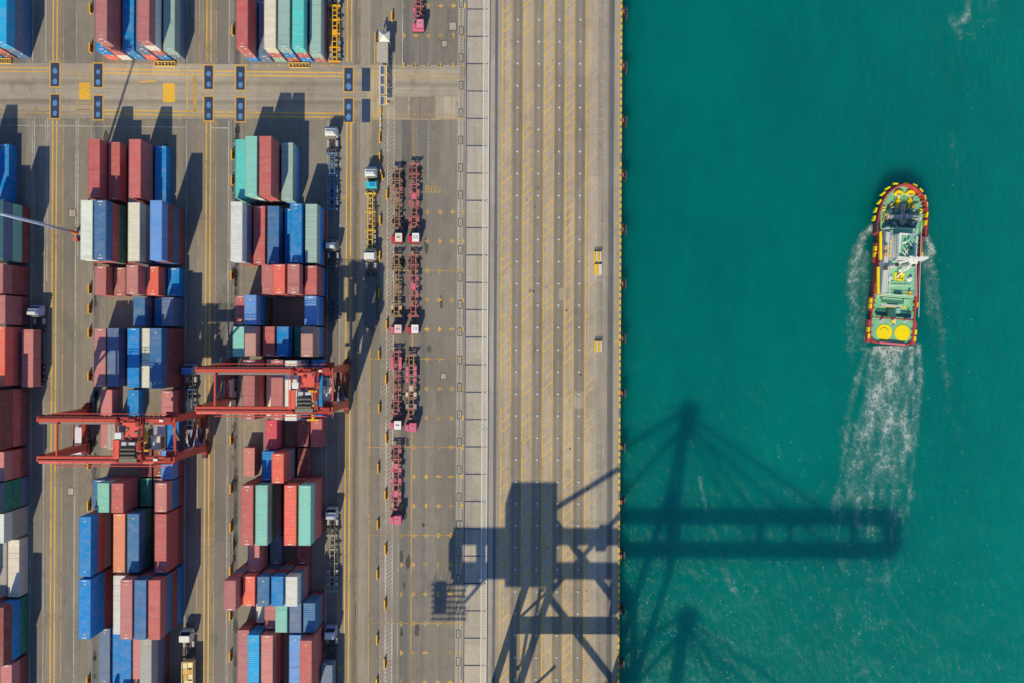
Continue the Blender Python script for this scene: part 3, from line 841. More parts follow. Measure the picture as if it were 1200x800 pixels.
# ------------------------------------------------------------------ lorries and trailers
TY = (.03, .03, .033, 1)
def wheel(parent, x, y, r=.5, w_=.3, z=None):
    z = r if z is None else z
    t = MB().cyl((x - w_ / 2, y, z), (x + w_ / 2, y, z), r, 14).build('wheel', RUBBER, parent)
    MB().cyl((x - w_ / 2 - .01, y, z), (x + w_ / 2 + .01, y, z), r * .52, 10).build('rim', STEEL, t, (.3, .3, .31, 1))
    return t
def tractor(loc, rz, label, c, deflector=True, roofc=None, sleeper=0.0):
    """road tractor, cab towards +y, rear axle at y=0"""
    t = thing('truck_tractor', label, 'truck', loc, rz, 'lorries in the container lanes')
    m = MB(); m.b(-.5, -.32, -1.2, 4.6, .75, 1.0).b(.32, .5, -1.2, 4.6, .75, 1.0)
    for y in (-1.1, .2, 1.4, 2.6): m.b(-.32, .32, y - .08, y + .08, .78, .96)
    m.build('chassis_frame', STEEL, t, (.07, .07, .075, 1))
    y0, y1 = 3.0 - sleeper, 5.1
    m = MB(); w2 = 1.22
    m.prism([(-w2, y0), (w2, y0), (w2, y1 - .25), (w2 - .22, y1), (-w2 + .22, y1), (-w2, y1 - .25)], .75, 2.0)
    # upper cab, windscreen raked
    a = w2 - .05; zt = 3.15
    m.add([(-a, y0, 2.0), (a, y0, 2.0), (a, y1 - .22, 2.0), (-a, y1 - .22, 2.0), (-a + .08, y0 + .05, zt), (a - .08, y0 + .05, zt), (a - .1, y1 - .75, zt), (-a + .1, y1 - .75, zt)],
          [(0, 1, 5, 4), (1, 2, 6, 5), (3, 0, 4, 7), (4, 5, 6, 7), (2, 3, 7, 6)])
    m.build('cab', PAINT, t, c)
    MB().add([(-a + .1, y1 - .245, 2.08), (a - .1, y1 - .245, 2.08), (a - .17, y1 - .66, 2.98), (-a + .17, y1 - .66, 2.98)], [(0, 1, 2, 3)]).build('windscreen', GLASS, t)
    if deflector:
        m = MB(); m.add([(-.95, y0 + .1, zt), (.95, y0 + .1, zt), (.9, y1 - .9, zt), (-.9, y1 - .9, zt), (-.9, y0 + .1, zt + .5), (.9, y0 + .1, zt + .5), (.85, y0 + .7, zt + .45), (-.85, y0 + .7, zt + .45)],
                        [(0, 1, 5, 4), (1, 2, 6, 5), (2, 3, 7, 6), (3, 0, 4, 7), (4, 5, 6, 7)])
        m.build('roof_deflector', PAINT, t, roofc or c)
    for sx in (-1, 1):
        MB().box(sx * 1.42, y1 - .35, 2.2, .12, .16, .7).build('mirror', PAINT, t, (.05, .05, .05, 1))
        MB().cyl((sx * .95, 1.2, .7), (sx * .95, 2.4, .7), .32, 12).build('fuel_tank', STEEL, t, (.42, .43, .45, 1))
        MB().b(sx * .62, sx * 1.2, -.7, .7, 1.06, 1.1).build('mudguard', PAINT, t, (.06, .06, .07, 1))
        wheel(t, sx * .92, 0, .5, .55); wheel(t, sx * 1.05, 4.1, .5, .3)
    MB().cyl((0, 0, 1.02), (0, 0, 1.12), .48, 14).build('fifth_wheel', STEEL, t, (.10, .09, .08, 1))
    MB().b(-.9, .9, y0 - .32, y0 - .1, 1.0, 2.4).build('air_intake_stack', STEEL, t, (.22, .21, .20, 1))
    MB().b(-1.15, 1.15, y1 - .02, y1 + .14, .4, .75).build('bumper', PAINT, t, (.3, .3, .31, 1))
    return t
def skeleton_trailer(loc, rz, label, c, L=12.4, axles=3, outrig=5, wheels=True, deck=None, name='skeletal_trailer', group='empty skeletal trailers', plates=0, guard=None):
    """container chassis; front (kingpin) towards +y, y from 0 to L"""
    t = thing(name, label, 'trailer', loc, rz, group)
    for sx in (-1, 1):
        m = MB(); m.b(sx * .42, sx * .56, .1, L - .1, 1.12, 1.42); m.b(sx * .40, sx * .58, .1, L - .1, 1.10, 1.12); m.b(sx * .40, sx * .58, .1, L - .1, 1.42, 1.44)
        m.build('main_rail', STEEL, t, c)
    k = int(L / 1.05)
    for i in range(1, k):
        y = i * L / k
        MB().b(-.42, .42, y - .07, y + .07, 1.18, 1.38).build('cross_member', STEEL, t, c)
    for i in range(outrig):
        y = .15 + i * (L - .3) / (outrig - 1); e = 1.22
        m = MB(); hw = .16 if i in (0, outrig - 1) else .09
        m.b(-e, -.58, y - hw, y + hw, 1.2, 1.44); m.b(.58, e, y - hw, y + hw, 1.2, 1.44); m.b(-.42, .42, y - hw - .03, y + hw + .03, 1.36, 1.445)
        if i % 2 == 1 or i == outrig - 1:     # gusset braces
            for sx in (-1, 1):
                m.bar((sx * .58, y - .75, 1.3), (sx * (e - .1), y - .1, 1.3), .1, .12); m.bar((sx * .58, y + .6, 1.3), (sx * (e - .1), y + .08, 1.3), .1, .12)
        m.build('bolster', STEEL, t, c)
    for i in range(axles):
        y = 1.6 + i * 1.31
        MB().cyl((-1.0, y, .5), (1.0, y, .5), .07, 8).build('axle', STEEL, t, (.08, .07, .07, 1))
        for sx in (-1, 1):
            wheel(t, sx * .88, y, .5, .52)
            if guard: MB().b(sx * .62, sx * 1.18, y - .5, y + .5, 1.02, 1.06).build('mudguard', STEEL, t, guard)
    for sx in (-1, 1):
        MB().b(sx * .72, sx * .86, L - 3.1, L - 2.95, .2, 1.2).build('landing_leg', STEEL, t, c)
        MB().b(sx * .95, sx * 1.0, L * .42, L * .70, .6, 1.05).build('side_guard', STEEL, t, tuple(v * .9 for v in c[:3]) + (1,))
    if plates:
        for i in range(plates):
            y = L * (.32 + .42 * i / max(1, plates - 1)) if plates > 1 else L * .52
            MB().b(-.41, .41, y - .62, y + .62, 1.445, 1.47).build('deck_plate', STEEL, t, deck or c)
    MB().b(-1.15, 1.15, -.04, .06, .75, .95).build('tail_bar', STEEL, t, (.35, .08, .07, 1))
    return t
def at(px, py, z=0.0):
    g = G(px, py, z); return (g.x, g.y, 0)

WHT = col(222, 222, 216); SIL = col(150, 155, 165)
# right lane, three empty or loaded combinations, cabs towards the road
def rig(px, pcab, label_c, c, **kw):
    return tractor(at(px, pcab + 15.0, 3.0)[:2] + (0,), 0, label_c, c, **kw)
tractor(at(388.8, 177, 1.5), 0, 'white tractor unit just below the road beside the right block', WHT)
skeleton_trailer(at(389.2, 246, 1.3), 0, 'long blue-grey skeletal trailer behind the white tractor below the road', col(92, 120, 152), guard=col(150, 155, 162), outrig=6)
tractor(at(389.3, 309, 1.5), 0, 'grey tractor unit in the shade beside the right block, between two trailers', col(140, 138, 135), roofc=WHT)
skeleton_trailer(at(389.6, 378, 1.3), 0, 'dark skeletal trailer in crane shadow right of the stacks', col(70, 76, 84), guard=col(90, 92, 96))
tractor(at(389.0, 622, 1.5), 0, 'silver tractor unit low down in the lane beside the right block', col(196, 200, 208))
skeleton_trailer(at(389.2, 693, 1.3), 0, 'beige-grey skeletal trailer behind the silver tractor low in the picture', col(150, 142, 128), guard=col(165, 165, 162))
tractor(at(388, 761, 1.5), 0, 'pale blue tractor unit near the bottom of the right lane', col(150, 165, 200), roofc=WHT)
skeleton_trailer(at(388.5, 836, 1.3), 0, 'trailer carrying a blue container at the bottom of the right lane', col(60, 62, 70))
container('S', 12.19, True, at(388.6, 800)[0], at(388, 801.5)[1], 1.45, 'slate blue long container on the trailer at the bottom edge, right lane', 'containers riding on trailers', 'N')
skeleton_trailer(at(392.0, 73.0, 1.4), 0, 'yellow skeletal trailer parked above the road beside the stacks', col(226, 172, 40), outrig=5, guard=col(140, 150, 160), plates=1)
tractor(at(391.0, 7.5, 1.5), 0, 'dark tractor unit at the top edge pulling the yellow trailer', col(60, 70, 95))
# outer lane
tractor(at(435.0, 224, 1.5), 0, 'white and turquoise tractor unit in the outer lane with yellow trailer', WHT, roofc=WHT)
g_ = at(434.3, 216.5, 3.0)
hb = thing('headboard', 'turquoise panel standing behind the white cab in the outer lane', 'panel', (g_[0], g_[1], 0))
MB().b(-1.15, 1.15, -.5, .6, 1.15, 2.9).build('panel_body', PAINT, hb, col(60, 190, 196)); MB().b(-.3, .9, -.35, .45, 2.9, 2.93).build('blue_patch', PAINT, hb, col(30, 130, 205))
skeleton_trailer(at(433.6, 293.2, 1.4), 0, 'yellow skeletal trailer in the outer lane with grey mudguards', col(222, 178, 74), outrig=4, guard=col(150, 150, 148))
tractor(at(434.0, 321, 1.5), 0, 'white tractor unit in the crane shadow of the outer lane', WHT, deflector=False)
t = skeleton_trailer(at(434, 384.5, 1.4), 0, 'dark flatbed trailer in crane shadow in the outer lane', col(60, 62, 66), L=11.2, name='flatbed_trailer')
MB().b(-1.24, 1.24, 0, 11.2, 1.445, 1.56).build('deck_boards', mat_plain('dark_deck', col(94, 92, 90), .8, 0, .5, 1.5), t)
# middle lane
tractor(at(222.5, 454, 1.5), 0, 'blue and white tractor unit in the shaded lane right of the middle block', col(120, 160, 210), roofc=col(60, 130, 200))
skeleton_trailer(at(222.8, 522, 1.3), 0, 'dark blue skeletal trailer in the shaded lane beside the crane', col(56, 84, 116), guard=col(80, 100, 125))
tractor(at(219.5, 765, 1.5), 0, 'white tractor unit with flat roof near the bottom of the middle lane', WHT, deflector=False)
t = skeleton_trailer(at(221.5, 838, 1.4), 0, 'trailer loaded with pale yellow cargo at the bottom of the middle lane', col(170, 150, 100), name='cargo_trailer')
g_ = at(220.5, 838, 1.4)
cg = thing('open_top_cargo', 'pale yellow crated cargo riding on the bottom lane trailer', 'cargo', (g_[0] + .35, g_[1], 0))
m = MB(); m.b(-1.22, -1.12, .1, 12.2, 1.47, 2.9).b(1.12, 1.22, .1, 12.2, 1.47, 2.9).b(-1.12, 1.12, 12.1, 12.2, 1.47, 2.9); m.build('side_wall', PAINT, cg, col(226, 204, 150))
for i in range(9):
    for j in (0, 1):
        MB().b(-1.08 + j * 1.1, -.06 + j * 1.1, .5 + i * 1.28, 1.65 + i * 1.28, 1.47, 2.35 + random.uniform(-.15, .45)).build('crate', PAINT, cg, vary(col(226, 206, 160) if random.random() < .7 else col(205, 165, 90), .1))
# left lane lorry with a red box
tractor(at(43.5, 386, 1.5), 0, 'blue-white tractor unit in the left lane hauling a red container', col(170, 188, 220), roofc=WHT)
skeleton_trailer(at(43.0, 452.5, 1.3), 0, 'trailer under the red container in the left lane', col(60, 62, 70))
gx = at(40.0 + 6.4, 418)[0]
container('p', 12.19, False, gx, at(43, 419.2)[1], 1.45, 'pink red long container riding on the trailer in the left lane', 'containers riding on trailers', 'N')
# lorries under the cranes
def box_truck(loc, rz, label, c):
    t = tractor(loc, rz, label, c, deflector=False); t.name = 'box_lorry'; t['group'] = 'white lorries passing under the cranes'
    MB().b(-1.05, 1.05, -1.6, 2.6, 1.12, 1.3).build('load_bed', STEEL, t, (.5, .5, .5, 1))
    MB().b(-.75, .75, -1.3, 2.3, 1.3, 2.3).build('tool_box', PAINT, t, c)
    return t
box_truck(at(93.5, 507, 1.8), math.pi, 'white and blue utility lorry under the left gantry crane', col(214, 216, 220))
box_truck(at(267.5, 452, 1.8), math.pi, 'white utility lorry under the right gantry crane', col(214, 210, 200))

# terminal tractors with their trailers, nose towards the bottom
PK = col(208, 100, 130); PR = col(196, 48, 78); BRN = col(150, 114, 90); PKB = col(168, 98, 98)
def terminal_tractor(loc, label, hood, roof, num=None):
    """offset-cab yard tractor, nose towards -y; fifth wheel at y=0"""
    t = thing('terminal_tractor', label, 'yard tractor', loc, 0, 'pink yard tractors in the chassis park')
    m = MB(); m.b(-.5, -.3, -4.6, .9, .7, .95).b(.3, .5, -4.6, .9, .7, .95); m.b(-1.2, 1.2, -4.9, -4.75, .45, .95)
    m.build('chassis_frame', STEEL, t, (.06, .05, .055, 1))
    m = MB(); m.prism([(-1.22, -3.2), (-.15, -3.2), (-.15, -4.75), (-1.0, -4.75), (-1.22, -4.5)], .7, 1.75)
    m.prism([(-1.1, -3.4), (-.5, -3.4), (-.5, -4.55), (-1.0, -4.5)], 1.75, 1.95); m.build('engine_hood', PAINT, t, hood)
    MB().b(-.12, 1.22, -4.75, -2.95, .7, 2.1).build('cab', PAINT, t, hood)
    m = MB()
    for x, y in ((-.06, -4.6), (1.14, -4.6), (-.06, -3.0), (1.14, -3.0)): m.b(x - .06, x + .06, y - .06, y + .06, 2.1, 2.8)
    m.b(-.05, 1.15, -3.03, -2.98, 2.1, 2.8); m.build('cab_pillars', PAINT, t, hood)
    MB().b(0, 1.1, -4.58, -3.08, 2.12, 2.76).build('cab_glass', GLASS, t)
    r_ = MB().b(-.2, 1.28, -4.72, -2.9, 2.8, 2.9).build('cab_roof', PAINT, t, roof)
    if num: text(num, .54, -3.75, .95, NUMB, 0, 2.905, t, 'roof_number')
    else: MB().b(.1, .9, -3.95, -3.65, 2.9, 2.96).build('roof_vent', STEEL, t, (.3, .29, .27, 1))
    MB().cyl((-1.05, -3.0, 1.0), (-1.05, -3.0, 2.6), .08, 8).build('exhaust_stack', STEEL, t, (.3, .3, .3, 1))
    MB().cyl((-.0, 0, .98), (0, 0, 1.08), .45, 12).build('fifth_wheel', STEEL, t, (.06, .05, .05, 1))
    for sx in (-1, 1): wheel(t, sx * .9, 0, .5, .55); wheel(t, sx * 1.02, -3.5, .48, .3)
    return t
NUMB = mat_plain('black_numerals', (.03, .04, .05, 1), .6)
park = [  # x, trailer north end, trailer south end, tractor hood line (front), frame colour, roof, number, words
 (465.3, 197, 268.5, 284, BRN, col(222, 214, 196), None, 'white-roofed', 'top row, left of the pair', 'rusty pink'),
 (485.2, 191, 267, 284, PKB, col(230, 230, 224), 'G5', 'white-roofed, numbered G5,', 'top row, right of the pair', 'pink'),
 (464.6, 298, 371.5, 391, col(150, 122, 92), col(224, 190, 190), None, 'pale pink-roofed', 'middle row, left of the pair', 'brown'),
 (484.3, 298, 371.5, 391, PKB, col(230, 230, 224), '13', 'white-roofed, numbered 13,', 'middle row, right of the pair', 'pink and brown'),
 (464.2, 411, 485, 502.5, PKB, col(230, 230, 224), None, 'white-roofed', 'third row, left of the pair', 'pink with saddle tanks'),
 (481.8, 415, 491, 505, col(160, 118, 104), PK, None, 'all-pink', 'third row, right of the pair', 'pink and beige'),
 (464.0, 522, 597, 613.5, PKB, PK, None, 'all-pink', 'bottom row, standing alone', 'pink'),
 (490.3, -50, 20, 34.5, PKB, col(222, 130, 150), None, 'pink', 'top edge, standing alone', 'pink'),
]
for k, (x, yn, ys, yf, fc, rc, num, tw, where, trw) in enumerate(park):
    top = at(x, ys, 1.3); Lm = abs(at(x, yn, 1.4)[1] - top[1])
    hood = PK if k in (2, 4, 5, 6, 7) else PR
    fr = at(x, yf, 2.2)
    terminal_tractor((fr[0] - .12, fr[1] + 4.75, 0), f'{tw} yard tractor, {where} of pink rigs', hood, rc, num)
    tt = skeleton_trailer((top[0], top[1] + Lm, 0), math.pi, f'{trw} skeletal trailer, {where} of rigs', fc, L=Lm, axles=2, outrig=6 + k % 2, group='trailers in the chassis park', plates=(1, 1, 1, 1, 0, 1, 2, 1)[k], deck=(BRN, PK, BRN, PK, PK, col(190, 176, 150), PK, PK)[k])
    # saddle boxes, platforms and clutter that make each chassis its own
    spots = {1: [(.45, PKB), (.62, PKB), (.88, PKB)], 2: [(.12, BRN), (.86, col(196, 166, 110))], 3: [(.4, PKB), (.66, PKB)], 4: [(.13, PK), (.2, PK), (.26, PK)], 5: [(.22, PK), (.3, PK), (.4, PK), (.62, col(205, 190, 160)), (.8, col(150, 146, 140))], 6: [(.08, PKB), (.38, PK), (.55, PK), (.75, PKB), (.85, PKB)], 7: [(.8, PK), (.9, PK)], 0: [(.35, PKB)]}[k]
    for f, c_ in spots:
        for sx in (-1, 1):
            if random.random() < .85 or k in (4, 5):
                yy = Lm * f; MB().b(sx * .62, sx * 1.16, yy - .55, yy + .35, 1.25, 1.5 + .1 * random.random()).build('saddle_box', STEEL, tt, vary(c_, .1))
    # rear container guides
    m = MB()
    for sx in (-1, 1):
        m.b(sx * 1.18 - .05, sx * 1.18 + .05, .1, .25, 1.3, 1.75); m.b(sx * 1.18 - .05, sx * 1.18 + .05, Lm - .3, Lm - .1, 1.3, 1.75)
    m.build('corner_guides', STEEL, tt, fc)

# ------------------------------------------------------------------ checkpoint shelter with solar panels
g_ = at(448, 75); bx, by = g_[0], g_[1]
def GZ(px, py, z): p = G(px, py, z); return p
sh = thing('checkpoint_shelter', 'shelter with white pyramid tent and long flat grey roof by the walkway', 'shelter', (bx, by, 0))
def rel(px, py, z): p = G(px, py, z); return (p.x - bx, p.y - by, z)
a = rel(444, 49.5, 2.9); b_ = rel(456.6, 37, 2.9)
cx_, cy_ = (a[0] + b_[0]) / 2, (a[1] + b_[1]) / 2
cloth = mat_plain('white_tent_cloth', col(214, 208, 192), .8, 0, .08)
MB().add([(a[0], a[1], 2.9), (b_[0], a[1], 2.9), (b_[0], b_[1], 2.9), (a[0], b_[1], 2.9), (cx_, cy_, 3.9)], [(0, 1, 4), (1, 2, 4), (2, 3, 4), (3, 0, 4)]).build('pyramid_canopy', cloth, sh)
m = MB()
for x in (a[0] + .05, b_[0] - .05):
    for y in (a[1] + .05, b_[1] - .05): m.b(x - .05, x + .05, y - .05, y + .05, 0, 2.95)
m.build('canopy_posts', STEEL, sh, (.5, .5, .5, 1))
a = rel(441.2, 73.2, 3.0); b_ = rel(454.6, 50.2, 3.0)
m = MB(); m.b(a[0], b_[0], a[1], b_[1], 2.9, 3.02)
n_ = 12
for i in range(n_ + 1):
    y = a[1] + (b_[1] - a[1]) * i / n_; m.b(a[0] + .05, b_[0] - .05, y - .04, y + .04, 3.02, 3.05)
m.build('flat_roof', mat_plain('grey_roof_sheet', col(176, 168, 154), .7, 0, .12), sh)
m = MB()
for x in (a[0] + .1, b_[0] - .1):
    for f in (.02, .5, .98): y = a[1] + (b_[1] - a[1]) * f; m.b(x - .06, x + .06, y - .06, y + .06, 0, 2.9)
m.build('roof_posts', STEEL, sh, (.4, .4, .4, 1))
m = MB(); m.b(a[0] + .3, b_[0] - .3, a[1] + .4, b_[1] - .4, 0, 2.4); m.build('cabin', PAINT, sh, col(150, 150, 150))
for i, y in enumerate((82.5, 94.2, 106.0, 118.2)):
    g_ = at(449, y, 2.0)
    t = thing('solar_barrier_gate', f'raised frame with dark solar panel, {ORD[i]} below the flat-roofed shelter', 'solar unit', (g_[0], g_[1], 0), 0, 'solar panel units in a line under the shelter')
    m = MB(); w2, l2 = .72, .98
    for sx in (-1, 1): m.b(sx * w2 - .12, sx * w2 + .12, -l2, l2, 2.0, 2.12)
    for sy in (-1, 1): m.b(-w2 + .07, w2 - .07, sy * l2 - .09, sy * l2, 2.0, 2.12) if sy > 0 else m.b(-w2 + .07, w2 - .07, -l2, -l2 + .09, 2.0, 2.12)
    m.build('white_frame', PAINT, t, col(212, 210, 204))
    MB().b(-w2 + .16, .1, -l2 + .12, l2 - .12, 2.02, 2.06).build('solar_panel', SOLAR if i else mat_plain('solar_cells', col(84, 102, 130), .35, 0, .15), t)
    if i == 0: SOLAR = bpy.data.materials['solar_cells']
    m = MB(); m.b(.2, .52, -l2 + .12, l2 - .12, 2.02, 2.07); m.build('yellow_strip', PAINT, t, col(205, 165, 60))
    m = MB(); m.b(-.9, .9, -.12, .12, 0, .5); m.b(-.08, .08, -.08, .08, .5, 2.0); m.b(-1.05, 1.05, l2 + .02, l2 + .16, 1.9, 2.0); m.build('yellow_stand', PAINT, t, col(222, 170, 40))
for i, (x, y0, y1) in enumerate(((440.4, 41, 50), (440.4, 53, 76), (446.3, 112, 122))):
    p, q_ = G(x, y0), G(x, y1)
    t = thing('guard_rail', f'yellow guard rail on the left side of the shelter, {ORD[i]} from the top', 'guard rail', (p.x, p.y, 0), 0, 'yellow guard rails round the shelter')
    MB().b(-.1, .1, q_.y - p.y, 0, .7, 1.0).build('rail', PAINT, t, col(222, 172, 50)); m = MB()
    for f in (.05, .5, .95): m.b(-.06, .06, (q_.y - p.y) * f - .06, (q_.y - p.y) * f + .06, 0, .7)
    m.build('post', PAINT, t, col(222, 172, 50))
for i, (y0, y1) in enumerate(((126, 136), (138, 150), (151, 156))):
    p, q_ = G(446.2, y0), G(446.2, y1)
    t = thing('low_divider', f'yellow and white low divider below the solar units, {ORD[i]} down', 'divider', (p.x, p.y, 0), 0, 'low dividers continuing the shelter line')
    Ld = q_.y - p.y; MB().b(-.18, .18, Ld, 0, .0, .55).build('divider_body', PAINT, t, col(205, 180, 120) if i != 1 else col(196, 190, 178))
    MB().b(-.19, .19, Ld * .6, Ld * .35, .02, .57).build('yellow_band', PAINT, t, col(226, 172, 32))

# person beside the canopy, seen from above
g_ = at(449.8, 29.5, 1.0)
pr = thing('person', 'person in a bright blue top standing just above the pyramid canopy', 'person', (g_[0], g_[1], 0), .5)
import bmesh
if True:
    def skin_body2():
        J = [((0, 0, .95), .15), ((0, 0, 1.2), .15), ((0, .01, 1.42), .14), ((0, .01, 1.52), .06), ((0, .02, 1.64), .10), ((0, .02, 1.72), .08),
             ((.2, 0, 1.42), .065), ((.29, .06, 1.15), .05), ((.27, .27, 1.02), .04), ((.25, .34, 1.0), .035), ((-.2, 0, 1.42), .065), ((-.29, .04, 1.15), .05), ((-.28, .2, .95), .04), ((-.27, .27, .92), .035),
             ((.1, 0, .86), .10), ((.11, .05, .48), .07), ((.12, 0, .09), .05), ((.13, .13, .04), .045), ((-.1, 0, .86), .10), ((-.11, -.02, .48), .07), ((-.12, -.06, .09), .05), ((-.13, .07, .04), .045)]
        E = [(0, 1), (1, 2), (2, 3), (3, 4), (4, 5), (2, 6), (6, 7), (7, 8), (8, 9), (2, 10), (10, 11), (11, 12), (12, 13), (0, 14), (14, 15), (15, 16), (16, 17), (0, 18), (18, 19), (19, 20), (20, 21)]
        bm = bmesh.new(); ly = bm.verts.layers.skin.verify()
        vs = [bm.verts.new(j[0]) for j in J]
        for v_, j in zip(vs, J): v_[ly].radius = (j[1], j[1])
        vs[0][ly].use_root = True
        for a_, b2 in E: bm.edges.new((vs[a_], vs[b2]))
        me = bpy.data.meshes.new('body'); bm.to_mesh(me); bm.free()
        o = put('body', me, PAINT, pr, col(150, 105, 80)); o.modifiers.new('skin', 'SKIN'); o.modifiers.new('sub', 'SUBSURF').levels = 1
        return o
    o = skin_body2()
MB().cyl((0, 0, 1.0), (0, .01, 1.47), .24, 12, .27).build('blue_shirt', PAINT, pr, col(30, 110, 210), smooth=True)
MB().cyl((0, .02, 1.66), (0, .02, 1.80), .125, 12, .08).build('pale_helmet', PAINT, pr, col(225, 190, 130), smooth=True)
MB().cyl((0, 0, .82), (0, 0, 1.02), .18, 10, .19).build('dark_trousers', PAINT, pr, col(40, 45, 60))

# ------------------------------------------------------------------ light mast, racks, fenders
g_ = at(93.8, 273.6)
lm = thing('light_mast', 'tall white light mast leaning out of the left edge from its orange base', 'light mast', (g_[0] - .3, g_[1], 0))
MB().cyl((0, 0, 0), (0, 0, .5), 1.0, 12, .8).build('concrete_base', CONC, lm)
MB().cyl((0, 0, .5), (0, 0, 3.2), .36, 12, .34).build('orange_sleeve', PAINT, lm, col(220, 120, 60))
MB().cyl((0, 0, 3.2), (0, 0, 38), .34, 14, .20).build('pole', STEEL, lm, col(190, 205, 225), smooth=True)
MB().cyl((0, 0, 37.6), (0, 0, 38.1), 1.5, 12).build('head_ring', STEEL, lm, (.4, .4, .42, 1))
for i in range(8):
    a_ = i * math.pi / 4; MB().box(1.7 * math.cos(a_), 1.7 * math.sin(a_), 37.7, .55, .5, .4, a_).build('floodlight', PAINT, lm, (.3, .3, .32, 1))
g_ = at(91.5, 279)
cb = thing('control_cabinet', 'small red-topped cabinet at the foot of the light mast', 'cabinet', (g_[0], g_[1] - .5, 0))
MB().b(-.4, .4, -.3, .3, 0, 1.1).build('cabinet_body', PAINT, cb, col(90, 88, 86)); MB().b(-.45, .45, -.35, .35, 1.1, 1.18).build('cabinet_top', PAINT, cb, col(226, 96, 78))

def rack(px0, px1, py, lab):
    p, q_ = G(px0, py), G(px1, py); Lr = q_.x - p.x
    t = thing('twistlock_rack', lab, 'rack', (p.x, p.y, 0), 0, 'yellow twistlock racks at the foot of the stacks')
    m = MB(); m.b(0, Lr, -.55, -.45, .1, .5).b(0, Lr, .45, .55, .1, .5); n_ = max(3, int(Lr / 1.1))
    for i in range(n_ + 1): m.b(Lr * i / n_ - .05, Lr * i / n_ + .05, -.45, .45, .1, .45)
    m.build('rack_frame', PAINT, t, col(222, 182, 90))
    MB().b(.05, Lr - .05, -.45, .45, .02, .09).build('tray', STEEL, t, (.2, .16, .10, 1))
    for i in range(n_):
        MB().cyl((Lr * (i + .5) / n_, 0, .09), (Lr * (i + .5) / n_, 0, .4), .24, 8).build('twistlock', STEEL, t, vary((.45, .36, .18, 1), .3))
rack(182.5, 206, 75.6, 'yellow rack of twistlocks below the upper middle block stacks')
rack(340, 363, 77.3, 'yellow rack of twistlocks below the upper right block stacks')
rack(-2, 14, 72.3, 'yellow rack of twistlocks at the left edge above the road')
def gang(px, py, lab, full=True):
    g = G(px, py)
    t = thing('mooring_step_frame', lab, 'step frame', (g.x, g.y, 0), 0, 'yellow and white step frames on the quay')
    n_ = 4 if full else 2
    for i in range(n_):
        MB().b(-.85 + i * 1.7 / n_ + .04, -.85 + (i + 1) * 1.7 / n_ - .06, -1.15, 1.15, .05, .38).build('frame_bar', PAINT, t, col(232, 184, 40) if i % 2 == 0 else col(214, 205, 180))
        MB().cyl((-.85 + (i + .5) * 1.7 / n_, 1.2, .0), (-.85 + (i + .5) * 1.7 / n_, 1.2, .75), .14, 8).build('dark_roller', RUBBER, t)
gang(700.5, 301, 'yellow and white step frame on the quay, topmost of three'); gang(700.8, 316, 'pale step frame with two rollers just below the topmost one', False); gang(700.8, 405.5, 'yellow step frame lower down the quay beside the asphalt band')
fp = None
for i in range(-1, 15):
    y = 15.5 + 63.5 * i; g = G(732, y, -1.2); lab = 'dark rubber fender hanging off the yellow-marked quay edge over the water'
    if fp is None:
        fp = thing('quay_fender', lab, 'fender', (X(727.5), g.y, 0), 0, 'dark rubber fenders along the quay wall')
        m = MB().cyl((0.02, 0, -1.5), (.95, 0, -1.5), .75, 14, .6); m.cyl((.02, 0, -2.6), (.8, 0, -2.6), .5, 12); m.build('rubber_cone', RUBBER, fp)
        MB().b(.96, 1.25, -1.0, 1.0, -3.0, -.5).build('front_panel', STEEL, fp, (.06, .075, .10, 1))
        m = MB()
        for sy in (-1, 1): m.bar((.02, sy * 1.2, -.2), (1.0, sy * .8, -1.0), .07, .07); m.bar((.02, sy * .6, -.15), (1.1, sy * .3, -.6), .07, .07)
        m.build('chain', STEEL, fp, (.12, .09, .08, 1))
        MB().b(.02, .5, -.35, .35, -.5, -.2).build('bracket', STEEL, fp, (.3, .12, .10, 1))
    else:
        dup(fp, (X(727.5), g.y, 0), 0, lab)['label'] = lab

# puddles of small litter near the chassis park are left to the surface shader

